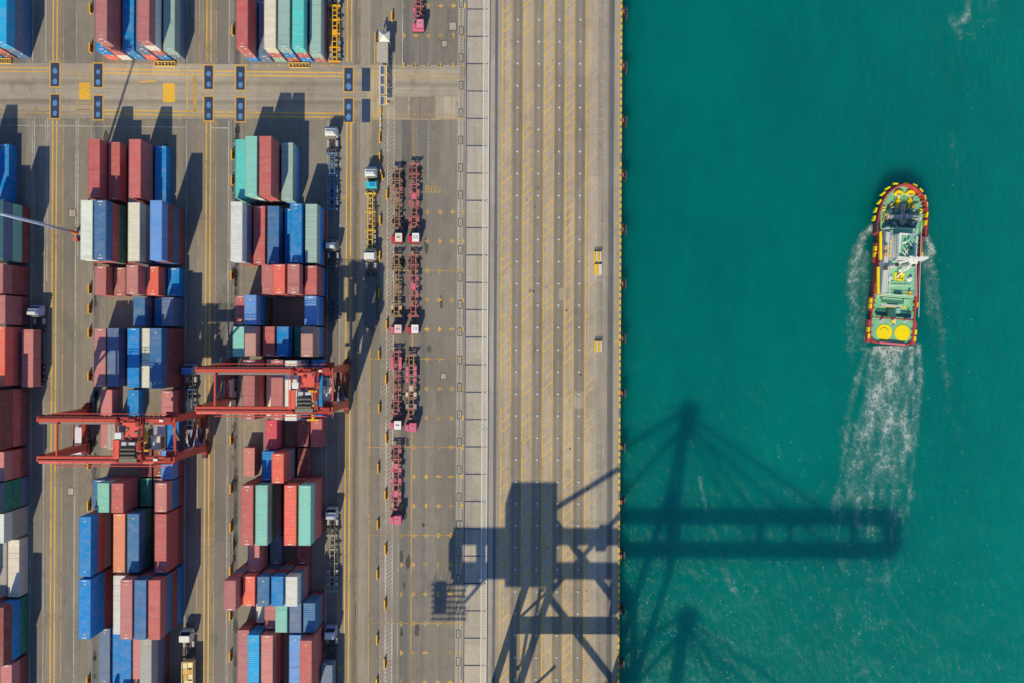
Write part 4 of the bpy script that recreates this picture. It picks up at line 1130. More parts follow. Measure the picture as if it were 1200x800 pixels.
# ------------------------------------------------------------------ rubber-tyred gantry cranes over the stacks
RED = col(200, 80, 62); RED2 = col(160, 58, 50); GRY = col(128, 122, 116)
def rtg(loc, label, tx, spread):
    t = thing('gantry_crane', label, 'gantry crane', loc, 0, 'red gantry cranes straddling the stacks')
    Zt = 18.2; gy = 3.85
    for sy in (-1, 1):
        m = MB(); m.b(-12.9, 13.9, sy * gy - .5, sy * gy + .5, Zt - 1.5, Zt)
        for i in range(13): m.b(-12.6 + i * 2.15, -12.5 + i * 2.15, sy * gy - .54, sy * gy + .54, Zt - 1.5, Zt + .03)
        m.build('main_girder', PAINT, t, RED)
        MB().b(-12.7, 13.7, sy * gy - .06 + sy * .2, sy * gy + .06 + sy * .2, Zt + .035, Zt + .16).build('trolley_rail', STEEL, t, (.10, .05, .05, 1))
        # walkway on the inner side of one girder, the outer side of the other
        yy = gy - .78 if sy > 0 else -gy - .78
        m = MB(); m.b(-12.9, 13.4, yy - .22, yy + .22, Zt - .75, Zt - .68)
        for i in range(12): m.b(-12.6 + i * 2.3, -12.52 + i * 2.3, yy - .24, yy + .24, Zt - .82, Zt - .75)
        m.build('walkway', STEEL, t, GRY if sy > 0 else col(200, 110, 104))
        m = MB(); ye = gy + 1.15 if sy > 0 else -gy - 1.3
        for z in (.3, .75): m.b(-9, 12.6, ye - .05, ye + .05, Zt - .4 + z, Zt - .34 + z)
        for i in range(9): m.b(-9 + i * 2.7, -8.92 + i * 2.7, ye - .05, ye + .05, Zt - .9, Zt + .35)
        m.build('handrail', PAINT, t, RED)
        for sx in (-1, 1):
            m = MB(); xf = sx * 12.8; xt = -12.3 if sx < 0 else 13.2
            m.bar((xt, sy * gy, Zt - .9), (xf, sy * (gy - .1), 2.6), 1.0, 1.1, 1.5, 1.55); m.bar((xt - sx * 2.2, sy * gy, Zt - 1.6), (xf - sx * .1, sy * gy, 12.5), .35, .35)
            m.build('leg', PAINT, t, RED)
    for x, z in ((-9.1, Zt - .3), (13.7, Zt - .7)):
        MB().b(x - .17, x + .17, -gy + .55, gy - .55, z - .2, z + .2).build('tie_beam', PAINT, t, RED)
    for sx in (-1, 1):
        x = sx * 12.8
        MB().b(x - .42, x + .42, -4.9, 4.9, 1.75, 2.6).build('sill_beam', PAINT, t, RED2)
        for sy in (-1, 1):
            b_ = MB().b(x - .55, x + .55, sy * 4.1 - 1.3, sy * 4.1 + 1.3, 1.2, 1.74).build('bogie', PAINT, t, RED2)
            for d in (-.85, .85):
                MB().cyl((x - .35, sy * 4.1 + d, .75), (x + .35, sy * 4.1 + d, .75), .75, 16).build('wheel', RUBBER, b_)
        m = MB()
        for z in (6,): m.b(x - .12, x + .12, -gy + .3, gy - .3, z, z + .25)
        m.build('cross_brace', PAINT, t, RED2)
    # stair tower on the right hand legs
    st = MB()
    for k in range(6):
        z = 2.6 + k * 2.5; s_ = 1 if k % 2 else -1
        st.bar((13.6, -s_ * 2.4, z), (13.6, s_ * 2.4, z + 2.5), .7, .10); st.b(13.25, 13.95, s_ * 2.4 - .1, s_ * 2.4 + .8, z + 2.45, z + 2.52)
        for o in (-.35, .35): st.bar((13.6 + o, -s_ * 2.4, z + .9), (13.6 + o, s_ * 2.4, z + 3.4), .05, .05)
    st.build('stair', PAINT, t, (.06, .022, .025, 1))
    m = MB(); m.b(10.9, 13.3, -3.1, .4, 2.62, 5.4); m.build('power_pack', PAINT, t, col(140, 152, 190))
    m = MB(); m.b(10.2, 10.88, -2.6, -.1, 2.65, 4.5); m.build('power_pack_hood', PAINT, t, col(206, 200, 184))
    m = MB(); m.b(12.2, 12.5, .5, 2.4, 2.7, 3.8); m.b(11.4, 12.1, .6, 1.3, 2.7, 4.2); m.build('cable_drum', STEEL, t, col(190, 160, 110))
    m = MB(); m.b(12.9, 13.8, 4.3, 5.4, .4, 2.2); m.b(12.2, 13.2, -6.2, -5.0, .5, 1.6); m.build('drive_motor', STEEL, t, (.10, .06, .06, 1))
    # end platforms, ladders and festoon brackets beside the legs
    for sy in (-1, 1):
        for q4 in ((9.6, 13.6, sy * gy - 1.0, sy * gy - .52, Zt - 1.1, Zt - .4), (11.8, 13.9, sy * gy + .52, sy * gy + 1.5, Zt - 1.3, Zt - .9), (12.0, 13.4, sy * gy - .45, sy * gy + .45, Zt + .03, Zt + .5), (-12.9, -12.0, sy * gy - .8, sy * gy + .8, Zt - 1.2, Zt - .9)):
            MB().b(*q4).build('end_platform', PAINT, t, RED2)
    m = MB()
    for i in range(26): m.b(-12 + i * .95, -11.75 + i * .95, gy + .56, gy + .8, Zt - .7, Zt - .45)
    m.b(-12.4, 12.6, gy + .62, gy + .72, Zt - .44, Zt - .36); m.build('festoon_cable', STEEL, t, (.03, .03, .035, 1))
    m = MB(); m.b(11.2, 11.9, gy - .35, gy + .1, Zt + .5, Zt + .62); m.b(9.9, 10.7, -gy - .25, -gy + .2, Zt + .06, Zt + .3); m.build('floodlight', PAINT, t, col(224, 222, 214))
    # trolley
    z0 = Zt + .2
    m = MB()
    for x in (tx - 2.6, tx + 2.5): m.b(x - .14, x + .14, -4.2, 4.1, z0, z0 + .4)
    for y in (-4.4, 4.2, .2): m.b(tx - 2.4, tx + 2.3, y - .2, y + .2, z0 + .02, z0 + .48)
    m.build('trolley_frame', PAINT, t, RED2)
    MB().b(tx - 1.2, tx + 1.9, .6, 3.4, z0 + .52, z0 + .62).build('machine_platform', PAINT, t, col(224, 96, 80))
    MB().b(tx - 2.9, tx - 1.7, -3.6, .0, z0 + .52, z0 + .95).build('side_housing', PAINT, t, col(226, 96, 78))
    MB().b(tx - 2.1, tx - .9, .35, 1.55, z0 + .63, z0 + 1.7).build('white_cabinet', PAINT, t, col(222, 222, 214))
    m = MB()
    for k in range(3): m.cyl((tx - 1.3, -1.6 - k * .75, z0 + 1.0), (tx + 1.5, -1.6 - k * .75, z0 + 1.0), .34, 12)
    m.build('hoist_drum', STEEL, t, (.06, .055, .055, 1))
    m = MB(); m.b(tx - 1.0, tx - .1, -.95, -.3, z0 + .6, z0 + 1.35); m.b(tx + .3, tx + 1.5, -.9, -.35, z0 + .6, z0 + 1.2); m.build('hoist_motor', STEEL, t, col(190, 188, 184))
    m = MB(); m.b(tx - 1.7, tx + 1.7, -4.3, -3.5, z0 + .5, z0 + .9); m.build('resistor_box', STEEL, t, col(122, 116, 98))
    m = MB()
    for k in range(16):
        MB().box(tx + random.uniform(-2.4, 2.9), random.uniform(-3.9, 3.9), z0 + .6, random.uniform(.2, .8), random.uniform(.2, .7), random.uniform(.2, .6), random.choice((0, 0, .4))).build('trolley_machinery', PAINT, t, random.choice((RED, RED2, RED2, GRY)))
    for x, y, sx_, sy_, h_ in ((tx + 2.0, 3.2, .7, 1.0, .9), (tx + 2.1, -1.2, .7, 1.6, .8), (tx + 2.4, -3.2, .8, .9, .7), (tx - 2.2, 3.4, .6, 1.1, .5), (tx + .6, 3.9, 1.6, .5, .6)):
        MB().box(x, y, z0 + .5 + h_ / 2, sx_, sy_, h_).build('trolley_machinery', PAINT, t, RED2)
    m = MB()
    for x in (tx - 2.8, tx + 2.7):
        m.b(x - .03, x + .03, -4.5, 4.4, z0 + 1.45, z0 + 1.5)
        for y in (-4.4, -2.2, 0, 2.2, 4.3): m.b(x - .03, x + .03, y - .03, y + .03, z0 + .5, z0 + 1.45)
    m.build('trolley_handrail', PAINT, t, RED)
    # operator's cab hung beside the trolley
    m = MB(); m.b(tx + 3.0, tx + 4.7, -2.3, .4, Zt - 4.4, Zt - 2.1); m.build('operator_cab', PAINT, t, col(206, 198, 182))
    m = MB(); m.b(tx + 4.705, tx + 4.73, -2.1, .2, Zt - 3.9, Zt - 2.4); m.b(tx + 3.3, tx + 4.4, -2.33, -2.305, Zt - 4.1, Zt - 2.5); m.build('cab_window', GLASS, t)
    m = MB(); m.b(tx + 3.2, tx + 3.8, -2.0, .1, Zt - 2.09, Zt - 1.7); m.build('cab_air_unit', PAINT, t, col(226, 226, 220))
    m = MB()
    for x in (tx + 3.1, tx + 4.6):
        for y in (.5, 2.0): m.b(x - .05, x + .05, y - .05, y + .05, Zt - 4.4, Zt - .9)
    m.b(tx + 3.0, tx + 4.7, .45, 2.1, Zt - 4.45, Zt - 4.4)
    for y in (.5, 2.05): m.b(tx + 3.0, tx + 4.7, y - .04, y + .04, Zt - 3.4, Zt - 3.34)
    m.build('cab_landing', PAINT, t, col(200, 204, 210))
    m = MB()
    zs = spread
    for x in (tx - .9, tx + .9):
        for y in (-2.6, 2.2): m.bar((x, y, z0 + .3), (x * 1.0, y * 1.35, zs + .6), .05, .05)
    m.build('hoist_ropes', STEEL, t, (.05, .05, .05, 1))
    y0_, y1_ = (-6.6, 3.6) if spread < 13 else (-3.0, 3.0)
    m = MB(); m.b(tx - .25, tx + .25, y0_, y1_, zs, zs + .45); m.b(tx - 1.2, tx + 1.2, y0_, y0_ + .35, zs, zs + .4); m.b(tx - 1.2, tx + 1.2, y1_ - .35, y1_, zs, zs + .4); m.b(tx - .9, tx + .9, -1.3, 1.1, zs, zs + .7)
    m.build('spreader', PAINT, t, col(226, 176, 46))
    return t
g_ = G(174.5, 501.5); rtg((g_.x, g_.y, 0), 'left red gantry crane spanning the middle block with orange trolley', 5.4, 13.2)
g_ = G(339.2, 449.8); rtg((g_.x, g_.y, 0), 'right red gantry crane spanning the right block, nearer the trailers', 8.6, 12.5)

# ------------------------------------------------------------------ ship-to-shore cranes that throw the long shadows
def sts(dy, label):
    t = thing('quay_crane', label, 'quay crane', (0, dy, 0), 0, 'quay cranes below the picture whose shadows fall over quay and sea')
    xl, xr = X(579.5), X(717.5); yn, ys = G(650, 806).y, G(650, 902).y; yc = (yn + ys) / 2; hb = 32.4; BL = (.42, .45, .5, 1)
    for y in (yn, ys):
        for x in (xl, xr):
            m = MB(); m.bar((x, y, 2.2), (x, y, hb), 1.25, 1.5); m.build('leg', PAINT, t, BL)
            b_ = MB().b(x - .6, x + .6, y - 6.2, y + .8, .9, 2.2).build('bogie', PAINT, t, BL)
            for k in range(6): MB().cyl((x - .2, y - 5.6 + k * 1.15, .45), (x + .2, y - 5.6 + k * 1.15, .45), .44, 12).build('wheel', STEEL, b_, (.1, .1, .1, 1))
        MB().b(xl + .6, xr - .6, y - .75, y + .75, 10.6, 12.6).build('portal_beam', PAINT, t, BL)
        MB().bar((xl + .3, y, hb - .6), (xr - .3, y, 12.4), .8, .9).build('diagonal_brace', PAINT, t, BL)
        MB().bar((xl + .5, y, 12.5), (xl + 6.5, y, 7.2 + 12), .4, .4).build('knee_brace', PAINT, t, BL)
    for x in (xl, xr):
        MB().b(x - .55, x + .55, yn - .8, ys + .8, 10.9, 12.3).build('sill_tie', PAINT, t, BL)
        MB().b(x - .7, x + .7, yn + .8, ys - .8, hb, hb + 1.3).build('upper_tie', PAINT, t, BL)
    ap = Vector((X(694), yc, 54.2))
    for s_, y in ((1, yn), (-1, ys)):
        MB().bar((xr, y, hb), (ap.x, ap.y + s_ * 1.6, ap.z), 1.15, 1.2, .9, 1.0).build('mast_leg', PAINT, t, BL)
        MB().bar((xl, y, hb), (ap.x, ap.y + s_ * 1.6, ap.z), .7, .7).build('back_stay', PAINT, t, BL)
        gy = yc + s_ * 3.75
        m = MB(); m.b(X(467), X(990), gy - .65, gy + .65, hb - 1.2, hb + 1.0); m.build('boom_girder', PAINT, t, BL)
        MB().bar((ap.x, ap.y + s_ * 1.2, ap.z - .5), (X(900), gy, hb + 1.2), .42, .42).build('fore_stay', PAINT, t, BL)
        MB().bar((ap.x, ap.y + s_ * 1.2, ap.z - .8), (X(812), gy, hb + 1.2), .36, .36).build('inner_stay', PAINT, t, BL)
        m = MB(); m.b(X(600), X(985), gy + s_ * 1.1 - .35, gy + s_ * 1.1 + .35, hb + .2, hb + .28)
        m.b(X(600), X(985), gy + s_ * 1.45, gy + s_ * 1.5, hb + 1.2, hb + 1.26); m.build('boom_walkway', PAINT, t, BL)
    m = MB(); m.b(ap.x - 1.3, ap.x + 1.3, ap.y - 2.6, ap.y + 2.6, ap.z - 1.5, ap.z + .8); m.b(ap.x - 2.2, ap.x + 2.2, ap.y - 1.2, ap.y + 1.2, ap.z + .8, ap.z + 1.6); m.build('mast_head', PAINT, t, BL)
    for x, wd in ((X(500), .8), (X(726), .6), (X(826), .6), (X(862), .3), (X(938), .6), (X(984), 2.0), (X(470), 1.2)):
        MB().b(x - wd, x + wd, yc - 3.05, yc + 3.05, hb - .9, hb + .6).build('boom_tie', PAINT, t, BL)
    MB().b(X(525), X(578), yc - 9.1, yc + 9.1, hb + 1.3, hb + 5.4).build('machinery_house', PAINT, t, (.6, .62, .66, 1))
    m = MB(); m.b(X(505), X(523), yc - 6.6, yc + 1.0, hb + 1.05, hb + 3.2); m.build('electrical_room', PAINT, t, (.6, .62, .66, 1))
    m = MB()
    for i in range(7): m.b(X(446), X(487), yc - 12.2 + i * 1.25, yc - 11.9 + i * 1.25, hb - 2.2, hb - 2.0)
    m.b(X(449), X(462), yc - 11, yc - 5, hb - 2, hb - 1.0)
    for i in range(9):
        x = X(447) + i * .9; m.b(x, x + .08, yc - 12.2, yc - 12.1, hb - 2, hb + 1.2); m.b(x, x + .08, yc - 4.6, yc - 4.5, hb - 2, hb + .2)
    for i in range(7): m.b(X(447) + .0, X(447) + .08, yc - 12.2 + i * 1.2, yc - 12.1 + i * 1.2, hb - 2, hb + .8)
    for yy_ in (yc - 4.6, yc - 8.2): m.bar((X(486), yy_, hb - 2), (X(512), yc - 3.75, hb - .2), .5, .5)
    m.b(X(470), X(500), yc - 5.2, yc - 4.4, hb - 1.6, hb - .6); m.bar((X(449), yc - 12, hb + .2), (X(478), yc - 3.75, hb + .6), .22, .22); m.bar((X(470), yc - 12, hb - 1), (X(492), yc - 3.75, hb + .2), .22, .22)
    m.b(X(470), X(486), yc + 4.5, yc + 6.5, hb - 1.2, hb - .9)
    m.build('rear_platform', PAINT, t, BL)
    # stairs on the landward legs and cable reel at the quay side
    m = MB()
    for k in range(8):
        z = 3 + k * 3.6; s_ = 1 if k % 2 else -1
        m.bar((xl - 1.6, ys - s_ * 1.8, z), (xl - 1.6, ys + s_ * 1.8, z + 3.4), .7, .12); m.b(xl - 2.0, xl - .6, ys + s_ * 1.8 - .4, ys + s_ * 1.8 + .4, z + 3.35, z + 3.45)
        m.bar((xl - 2.0, ys - s_ * 1.8, z + 1), (xl - 2.0, ys + s_ * 1.8, z + 4.4), .06, .06)
    m.build('stair', PAINT, t, BL)
    rc = Vector((xr - 5.4, yn + .2, 15.6))
    m = MB()
    for k in range(22):
        a_ = math.pi * 2 * k / 22; m.bar(rc, rc + Vector((.35, 3.5 * math.cos(a_), 3.5 * math.sin(a_))), .10, .10)
    for k in range(22):
        a_, b2 = math.pi * 2 * k / 22, math.pi * 2 * (k + 1) / 22
        m.bar(rc + Vector((.35, 3.3 * math.cos(a_), 3.3 * math.sin(a_))), rc + Vector((.35, 3.3 * math.cos(b2), 3.3 * math.sin(b2))), .14, .14)
    m.cyl(rc + Vector((.0, 0, 0)), rc + Vector((1.2, 0, 0)), 1.7, 16); m.bar(rc + Vector((1, 0, 0)), (xr - .4, yn, 12.3), .8, .9)
    m.build('cable_reel', PAINT, t, BL)
    m = MB(); m.b(X(640), X(652), yc + 4.2, yc + 7, hb - 3.2, hb - .6); m.b(X(655), X(664), yc - 6.4, yc - 4.6, hb - 3.2, hb - 1); m.build('hanging_cabin', PAINT, t, BL)
    return t
sts(0.0, 'quay crane just below the frame, casting the large shadow over the quay')
sts(-245 / S0, 'quay crane further below the frame, casting only a mast shadow on water')

# ------------------------------------------------------------------ harbour tug
g_ = G(1052.0, 310, -1.0)
TUGA = R(4.4)
TUG = thing('tugboat', 'red and green harbour tug with yellow fender marks steaming up the picture', 'tugboat', (g_.x, g_.y, WATER), -TUGA)
TR = col(178, 66, 68); TRD = col(150, 50, 56); TG = col(122, 184, 142); TGL = col(130, 190, 148); TW = col(220, 220, 214); TY_ = (.9, .72, .0, 1)
K = 1 / 5.34
def T(px, py, h=2.2):      # photo pixel and height above water to tug coordinates
    g = G(px, py, h + WATER) - Vector((TUG.location.x, TUG.location.y, 0)); a = TUGA
    return (g.x * math.cos(a) - g.y * math.sin(a), g.x * math.sin(a) + g.y * math.cos(a))
def hw(y):          # half breadth of the hull
    pts = [(-17.6, 3.5), (-17.3, 4.1), (-16.6, 4.65), (-15.4, 4.85), (-12, 4.85), (-4, 4.75), (3, 4.75), (6.2, 4.8), (6.5, 5.45), (9, 5.5), (11.5, 5.3), (13.5, 4.85), (15.0, 4.15), (16.2, 3.1), (17.0, 1.95), (17.45, .9), (17.6, .02)]
    for (a, b_), (c, d) in zip(pts, pts[1:]):
        if y <= c: return b_ + (d - b_) * (y - a) / (c - a)
    return 0.02
YS_ = [-17.6, -17.45, -17.3, -17.0, -16.6, -15.4, -14, -12, -10, -8, -6, -4, -2, 0, 2, 4, 6.2, 6.5, 7.5, 9, 10.2, 11.5, 12.6, 13.5, 14.3, 15.0, 15.7, 16.2, 16.6, 17.0, 17.25, 17.45, 17.55, 17.6]
def ring(inset, y0=-99, y1=99):
    pr = [(max(.02, hw(y) - inset), y + (inset if y < -17 else (-inset if y > 15.5 else 0))) for y in YS_ if y0 <= y <= y1]
    return pr
def hull_loft(levels, name, m_, c, cap=True):
    m = MB(); vs = []; n = None
    for ins, z in levels:
        r_ = ring(ins); loop = [(x, y, z) for x, y in r_] + [(-x, y, z) for x, y in reversed(r_)]
        n = len(loop); vs += loop
    fs = []
    for k in range(len(levels) - 1):
        for i in range(n): j = (i + 1) % n; fs.append((k * n + i, k * n + j, (k + 1) * n + j, (k + 1) * n + i))
    if cap: fs.append(tuple(range((len(levels) - 1) * n, len(levels) * n)))
    m.add(vs, fs); return m.build(name, m_, TUG, c)
def ZT(y): return 2.15 if y < -11 else (2.15 + (y + 11) * .05 if y < 4 else 2.9 + max(0, y - 8) * .06)
hull_loft([(1.6, -2.5), (.5, -.6), (.1, .8), (0, 2.15)], 'hull', PAINT, TRD, cap=False)
m = MB(); rr_ = [q_ for q_ in ring(-.34) if q_[1] > 6.4]
for s_ in (-1, 1):
    for (xa, ya), (xb, yb) in zip(rr_, rr_[1:]):
        xi, xj = max(.01, xa - .36), max(.01, xb - .36)
        m.add([(s_ * xa, ya, 1.5), (s_ * xb, yb, 1.5), (s_ * xb, yb, 2.9), (s_ * xa, ya, 2.9), (s_ * xi, ya, 2.92), (s_ * xj, yb - .1, 2.92)], [(0, 1, 2, 3), (3, 2, 5, 4)])
m.build('rubber_fender_belt', PAINT, TUG, (.045, .04, .05, 1))
m = MB(); ra, rb = ring(0.0), ring(.28); n = len(ra)
for s_ in (-1, 1):
    for i in range(n - 1):
        a, b_ = ra[i], ra[i + 1]; m.quad((s_ * a[0], a[1], 2.14), (s_ * b_[0], b_[1], 2.14), (s_ * b_[0], b_[1], ZT(b_[1])), (s_ * a[0], a[1], ZT(a[1])))
for s_ in (-1, 1):
    for i in range(n - 1):
        a, b_, c, d = ra[i], ra[i + 1], rb[i + 1], rb[i]
        za, zb = (ZT(a[1]), ZT(b_[1]))
        m.quad((s_ * a[0], a[1], za), (s_ * b_[0], b_[1], zb), (s_ * c[0], c[1], zb), (s_ * d[0], d[1], za))
        m.quad((s_ * d[0], d[1], za), (s_ * c[0], c[1], zb), (s_ * c[0], c[1], 1.8), (s_ * d[0], d[1], 1.8))
m.quad((-ra[0][0], ra[0][1], 2.15), (ra[0][0], ra[0][1], 2.15), (rb[0][0], rb[0][1], 2.15), (-rb[0][0], rb[0][1], 2.15))
m.quad((-rb[0][0], rb[0][1], 2.15), (rb[0][0], rb[0][1], 2.15), (rb[0][0], rb[0][1], 1.8), (-rb[0][0], rb[0][1], 1.8))
m.build('bulwark', PAINT, TUG, TR)
m = MB()
for i in range(1, n - 2):
    for s_ in (-1, 1):
        y = ra[i][1]; m.b(s_ * (rb[i][0] - .35), s_ * rb[i][0], y - .05, y + .05, 1.8, ZT(y) - .1)
m.build('bulwark_stays', PAINT, TUG, TRD)
m = MB(); r_ = ring(.28); m.add([(x, y, 1.8) for x, y in r_] + [(-x, y, 1.8) for x, y in reversed(r_)], [tuple(range(2 * len(r_)))]); m.build('main_deck', PAINT, TUG, TG)
# yellow fender marks
marks = [(1050, 215.6, 90), (1061.8, 215.4, 90), (1072.5, 217.2, 70), (1041, 220.5, 125), (1079.7, 223, 50), (1035.4, 227, 135), (1084.2, 231.6, 15), (1031.2, 236.5, 150), (1086.3, 239.8, 8), (1026.7, 246.2, 165), (1086.6, 251.8, -8), (1025, 255.8, 172), (1085.3, 261.2, -5)]
for px, py, a_ in marks:
    x, y = T(px, py, 3.1); MB().box(0, 0, 0, .36, 1.0, .95, 0).build('yellow_fender_mark', PAINT, TUG, TY_, (x, y, 2.68)).rotation_euler = (0, 0, R(a_))
for px, py in ((1021.6, 291), (1021.0, 298.2), (1080.0, 298.3), (1018.8, 352.2), (1018.6, 358.7), (1076.0, 357), (1019.2, 386.4), (1019.6, 393.8), (1075.4, 389.5), (1074.8, 397.2)):
    x, y = T(px, py); x = math.copysign(hw(y) + .34, x)
    MB().b(x - .2, x + .2, y - .5, y + .5, 1.5, 2.3).build('yellow_fender_mark', PAINT, TUG, TY_)
for px, py, L_ in ((1023.3, 296, 22), (1078.5, 294, 18), (1077.2, 352, 18), (1020, 356, 16), (1019.8, 388, 26), (1076.5, 391, 26)):
    x, y = T(px, py); x = math.copysign(hw(y) + .12, x)
    MB().b(x - .35, x + .35, y - L_ * K / 2, y + L_ * K / 2, 1.0, 2.1).build('side_sponson', PAINT, TUG, TR)
def tb(name, x0, x1, y0, y1, z0, z1, c, mat_=PAINT, ref=None):     # box from photo pixel corners
    a = T(x0, y1, z1); b_ = T(x1, y0, z1); K = (H - z1 - WATER) / FPX
    cx, cy = (a[0] + b_[0]) / 2, (a[1] + b_[1]) / 2
    return MB().box(cx, cy, (z0 + z1) / 2, (x1 - x0) * K, (y1 - y0) * K, z1 - z0).build(name, mat_, TUG, c)
def tcyl(name, px, py, r, z0, z1, c, n=18, r2=None):
    x, y = T(px, py, z1); return MB().cyl((x, y, z0), (x, y, z1), r, n, r2).build(name, PAINT, TUG, c)
# foredeck: two fan-shaped yellow fairleads
for px in (1053.5, 1067.2):
    x, y = T(px, 226.5); fan = [(x + 1.05 * math.cos(a_), y - .55 + 1.15 * math.sin(a_)) for a_ in [R(20 + 14 * k) for k in range(11)]] + [(x - .25, y - .9), (x + .25, y - .9)]
    MB().prism(fan, 1.82, 2.35).build('fan_fairlead', PAINT, TUG, TY_)
    x, y = T(px - .5, 230); MB().b(x - .45, x + .45, y - .2, y + .2, 1.82, 2.6).build('roller_block', PAINT, TUG, col(196, 196, 196))
    x, y = T(px - 1.2, 235.3); MB().prism([(x - .52, y - .3), (x + .52, y - .3), (x + .12, y + .8), (x - .12, y + .8)], 1.82, 2.5).build('rope_guide', PAINT, TUG, TY_)
    x, y = T(px - 2, 240.5); MB().b(x - .25, x + .25, y - .8, y + .7, 1.82, 2.4).build('guide_leg', PAINT, TUG, col(240, 190, 30))
for px, py, a_ in ((1036.8, 243, 60), (1036.2, 246, 60), (1079.5, 245.5, 80), (1079.6, 248.3, 80)):
    x, y = T(px, py); MB().box(0, 0, 0, .22, .55, .3).build('deck_bollard', PAINT, TUG, TY_, (x, y, 1.98)).rotation_euler = (0, 0, R(a_))
for px, py, l_, a_ in ((1044.2, 240.5, 5.5, -30), (1037.6, 252, 5, -18), (1036, 257.8, 5.5, -22), (1070.6, 241.5, 5.2, -22), (1077, 255, 3, -10)):
    x, y = T(px, py); MB().box(0, 0, 0, .3, l_ * K, .4).build('yellow_ramp', PAINT, TUG, col(238, 176, 40), (x, y, 2.05)).rotation_euler = (0, 0, R(a_))
# windlass machinery between deck and house
tb('winch_bed', 1042, 1072, 262, 267, 1.81, 2.0, (.05, .16, .13, 1))
for px in (1046, 1068):
    x, y = T(px, 255)
    d_ = MB().cyl((x - 1.25, y, 2.7), (x + 1.25, y, 2.7), .5, 18).build('winch_drum', PAINT, TUG, (.36, .37, .35, 1))
    m = MB()
    for k in range(7): m.cyl((x - 1.05 + k * .35, y, 2.7), (x - .88 + k * .35, y, 2.7), .55, 16)
    m.build('winch_rope', PAINT, d_, (.50, .52, .48, 1))
    m = MB()
    for o in (-1.5, 1.38): m.cyl((x + o, y, 2.65), (x + o + .12, y, 2.65), .8, 20)
    m.build('winch_flange', PAINT, TUG, TW)
    tb('winch_motor', px - 5, px - 1, 246, 250.5, 2, 3.1, (.04, .14, .12, 1)); tb('winch_gearbox', px + 1, px + 4.5, 260, 264, 2, 3.2, col(150, 156, 156))
for px in (1056.8, 1059.4):
    tb('centre_rail', px, px + .8, 240, 264, 2.0, 2.7, TW)
for i, py in enumerate((243, 250, 257.5)): tb('yellow_hatch_box', 1057.8, 1059.2, py, py + 3.6, 2.2, 2.8, col(240, 186, 30))
m = MB(); random.seed(11)
for k in range(34):
    x, y = T(random.uniform(1040, 1075), random.uniform(243, 266)); s_ = random.uniform(.12, .4)
    m.box(x, y, 2.3, s_ * random.uniform(.5, 2.5), s_, .9, random.uniform(0, 3))
m.build('deck_fittings', PAINT, TUG, col(168, 176, 172))
# deckhouse
hs = tb('deckhouse', 1036, 1073.5, 267, 348, 1.82, 4.3, TW)
tb('boat_deck', 1035.5, 1073.8, 266.5, 348.5, 4.3, 4.42, TGL)
tb('side_deck_house', 1036, 1040.8, 272, 345, 4.43, 5.2, col(190, 196, 194)); tb('side_rail_box', 1041.4, 1042.2, 272, 345, 4.43, 5.3, TW); tb('side_deck_top', 1042.7, 1046.8, 270, 299, 5.21, 5.3, TG)
for px0, px1, y0, y1 in ((1031.2, 1033.6, 271.5, 304.5), (1028.2, 1030.8, 313, 345)):
    a, b_ = T((px0 + px1) / 2, y0, 5.0), T((px0 + px1) / 2, y1, 5.0)
    MB().bar((a[0], a[1], 4.8), (b_[0], b_[1], 4.8), .45, .45).build('yellow_boom_pipe', PAINT, TUG, TY_)
a, b_ = T(1045.2, 280.5, 5.6), T(1043.6, 301, 5.6); MB().bar((a[0], a[1], 5.6), (b_[0], b_[1], 5.6), .5, .4).build('yellow_boom_pipe', PAINT, TUG, TY_)
a, b_ = T(1029.2, 285), T(1028.8, 303); MB().bar((a[0], a[1], 2.8), (b_[0], b_[1], 2.8), .22, .3).build('yellow_boom_pipe', PAINT, TUG, col(232, 180, 60))
for py in (288, 296.5, 312): tb('side_locker', 1037, 1040.4, py, py + 4.5, 5.21, 5.9, col(200, 160, 120) if py < 300 else (.08, .08, .08, 1))
tb('stair_flight', 1048, 1051.4, 276, 305, 4.43, 7.0, TW)
m = MB()
for k in range(12):
    x, y = T(1049.7, 278 + k * 2.2, 7.1); m.b(x - .3, x + .3, y - .05, y + .05, 7.0, 7.12)
m.build('stair_treads', PAINT, TUG, (.2, .17, .14, 1))
tb('wheelhouse', 1053.5, 1074, 274, 303, 4.43, 8.6, TW)
x0, y0 = T(1063.8, 273.2, 8.6); MB().b(x0 - 1.8, x0 + 1.8, y0 + .02, y0 + .1, 6.9, 8.1).build('wheelhouse_window', GLASS, TUG)
tb('wheelhouse_roof', 1053.2, 1074.2, 273.7, 303.3, 8.6, 8.72, TW); tb('roof_deck', 1055.6, 1072.0, 276.6, 301.4, 8.73, 8.78, TG)
def rail(pts, z, c=TW, name='railing', h=1.0):
    m = MB(); P3 = [T(p[0], p[1], z + h) for p in pts]
    for a, b_ in zip(P3, P3[1:]):
        for hh in (h * .5, h): m.bar((a[0], a[1], z + hh), (b_[0], b_[1], z + hh), .07, .07)
        L_ = math.dist(a, b_); k = max(1, int(L_ / 1.0))
        for i in range(k + 1): m.bar((a[0] + (b_[0] - a[0]) * i / k, a[1] + (b_[1] - a[1]) * i / k, z), (a[0] + (b_[0] - a[0]) * i / k, a[1] + (b_[1] - a[1]) * i / k, z + h), .06, .06)
    return m.build(name, PAINT, TUG, c)
rail([(1054, 274.5), (1073.5, 274.5), (1073, 303), (1053.5, 303), (1054, 274.5)], 8.73)
rail([(1037, 268), (1073, 268)], 4.42); rail([(1074, 268), (1073.6, 347)], 4.42); rail([(1036, 345), (1072, 347.5)], 4.42); rail([(1040, 335), (1068, 335.5)], 4.42); rail([(1045.5, 270), (1043, 344)], 5.3)
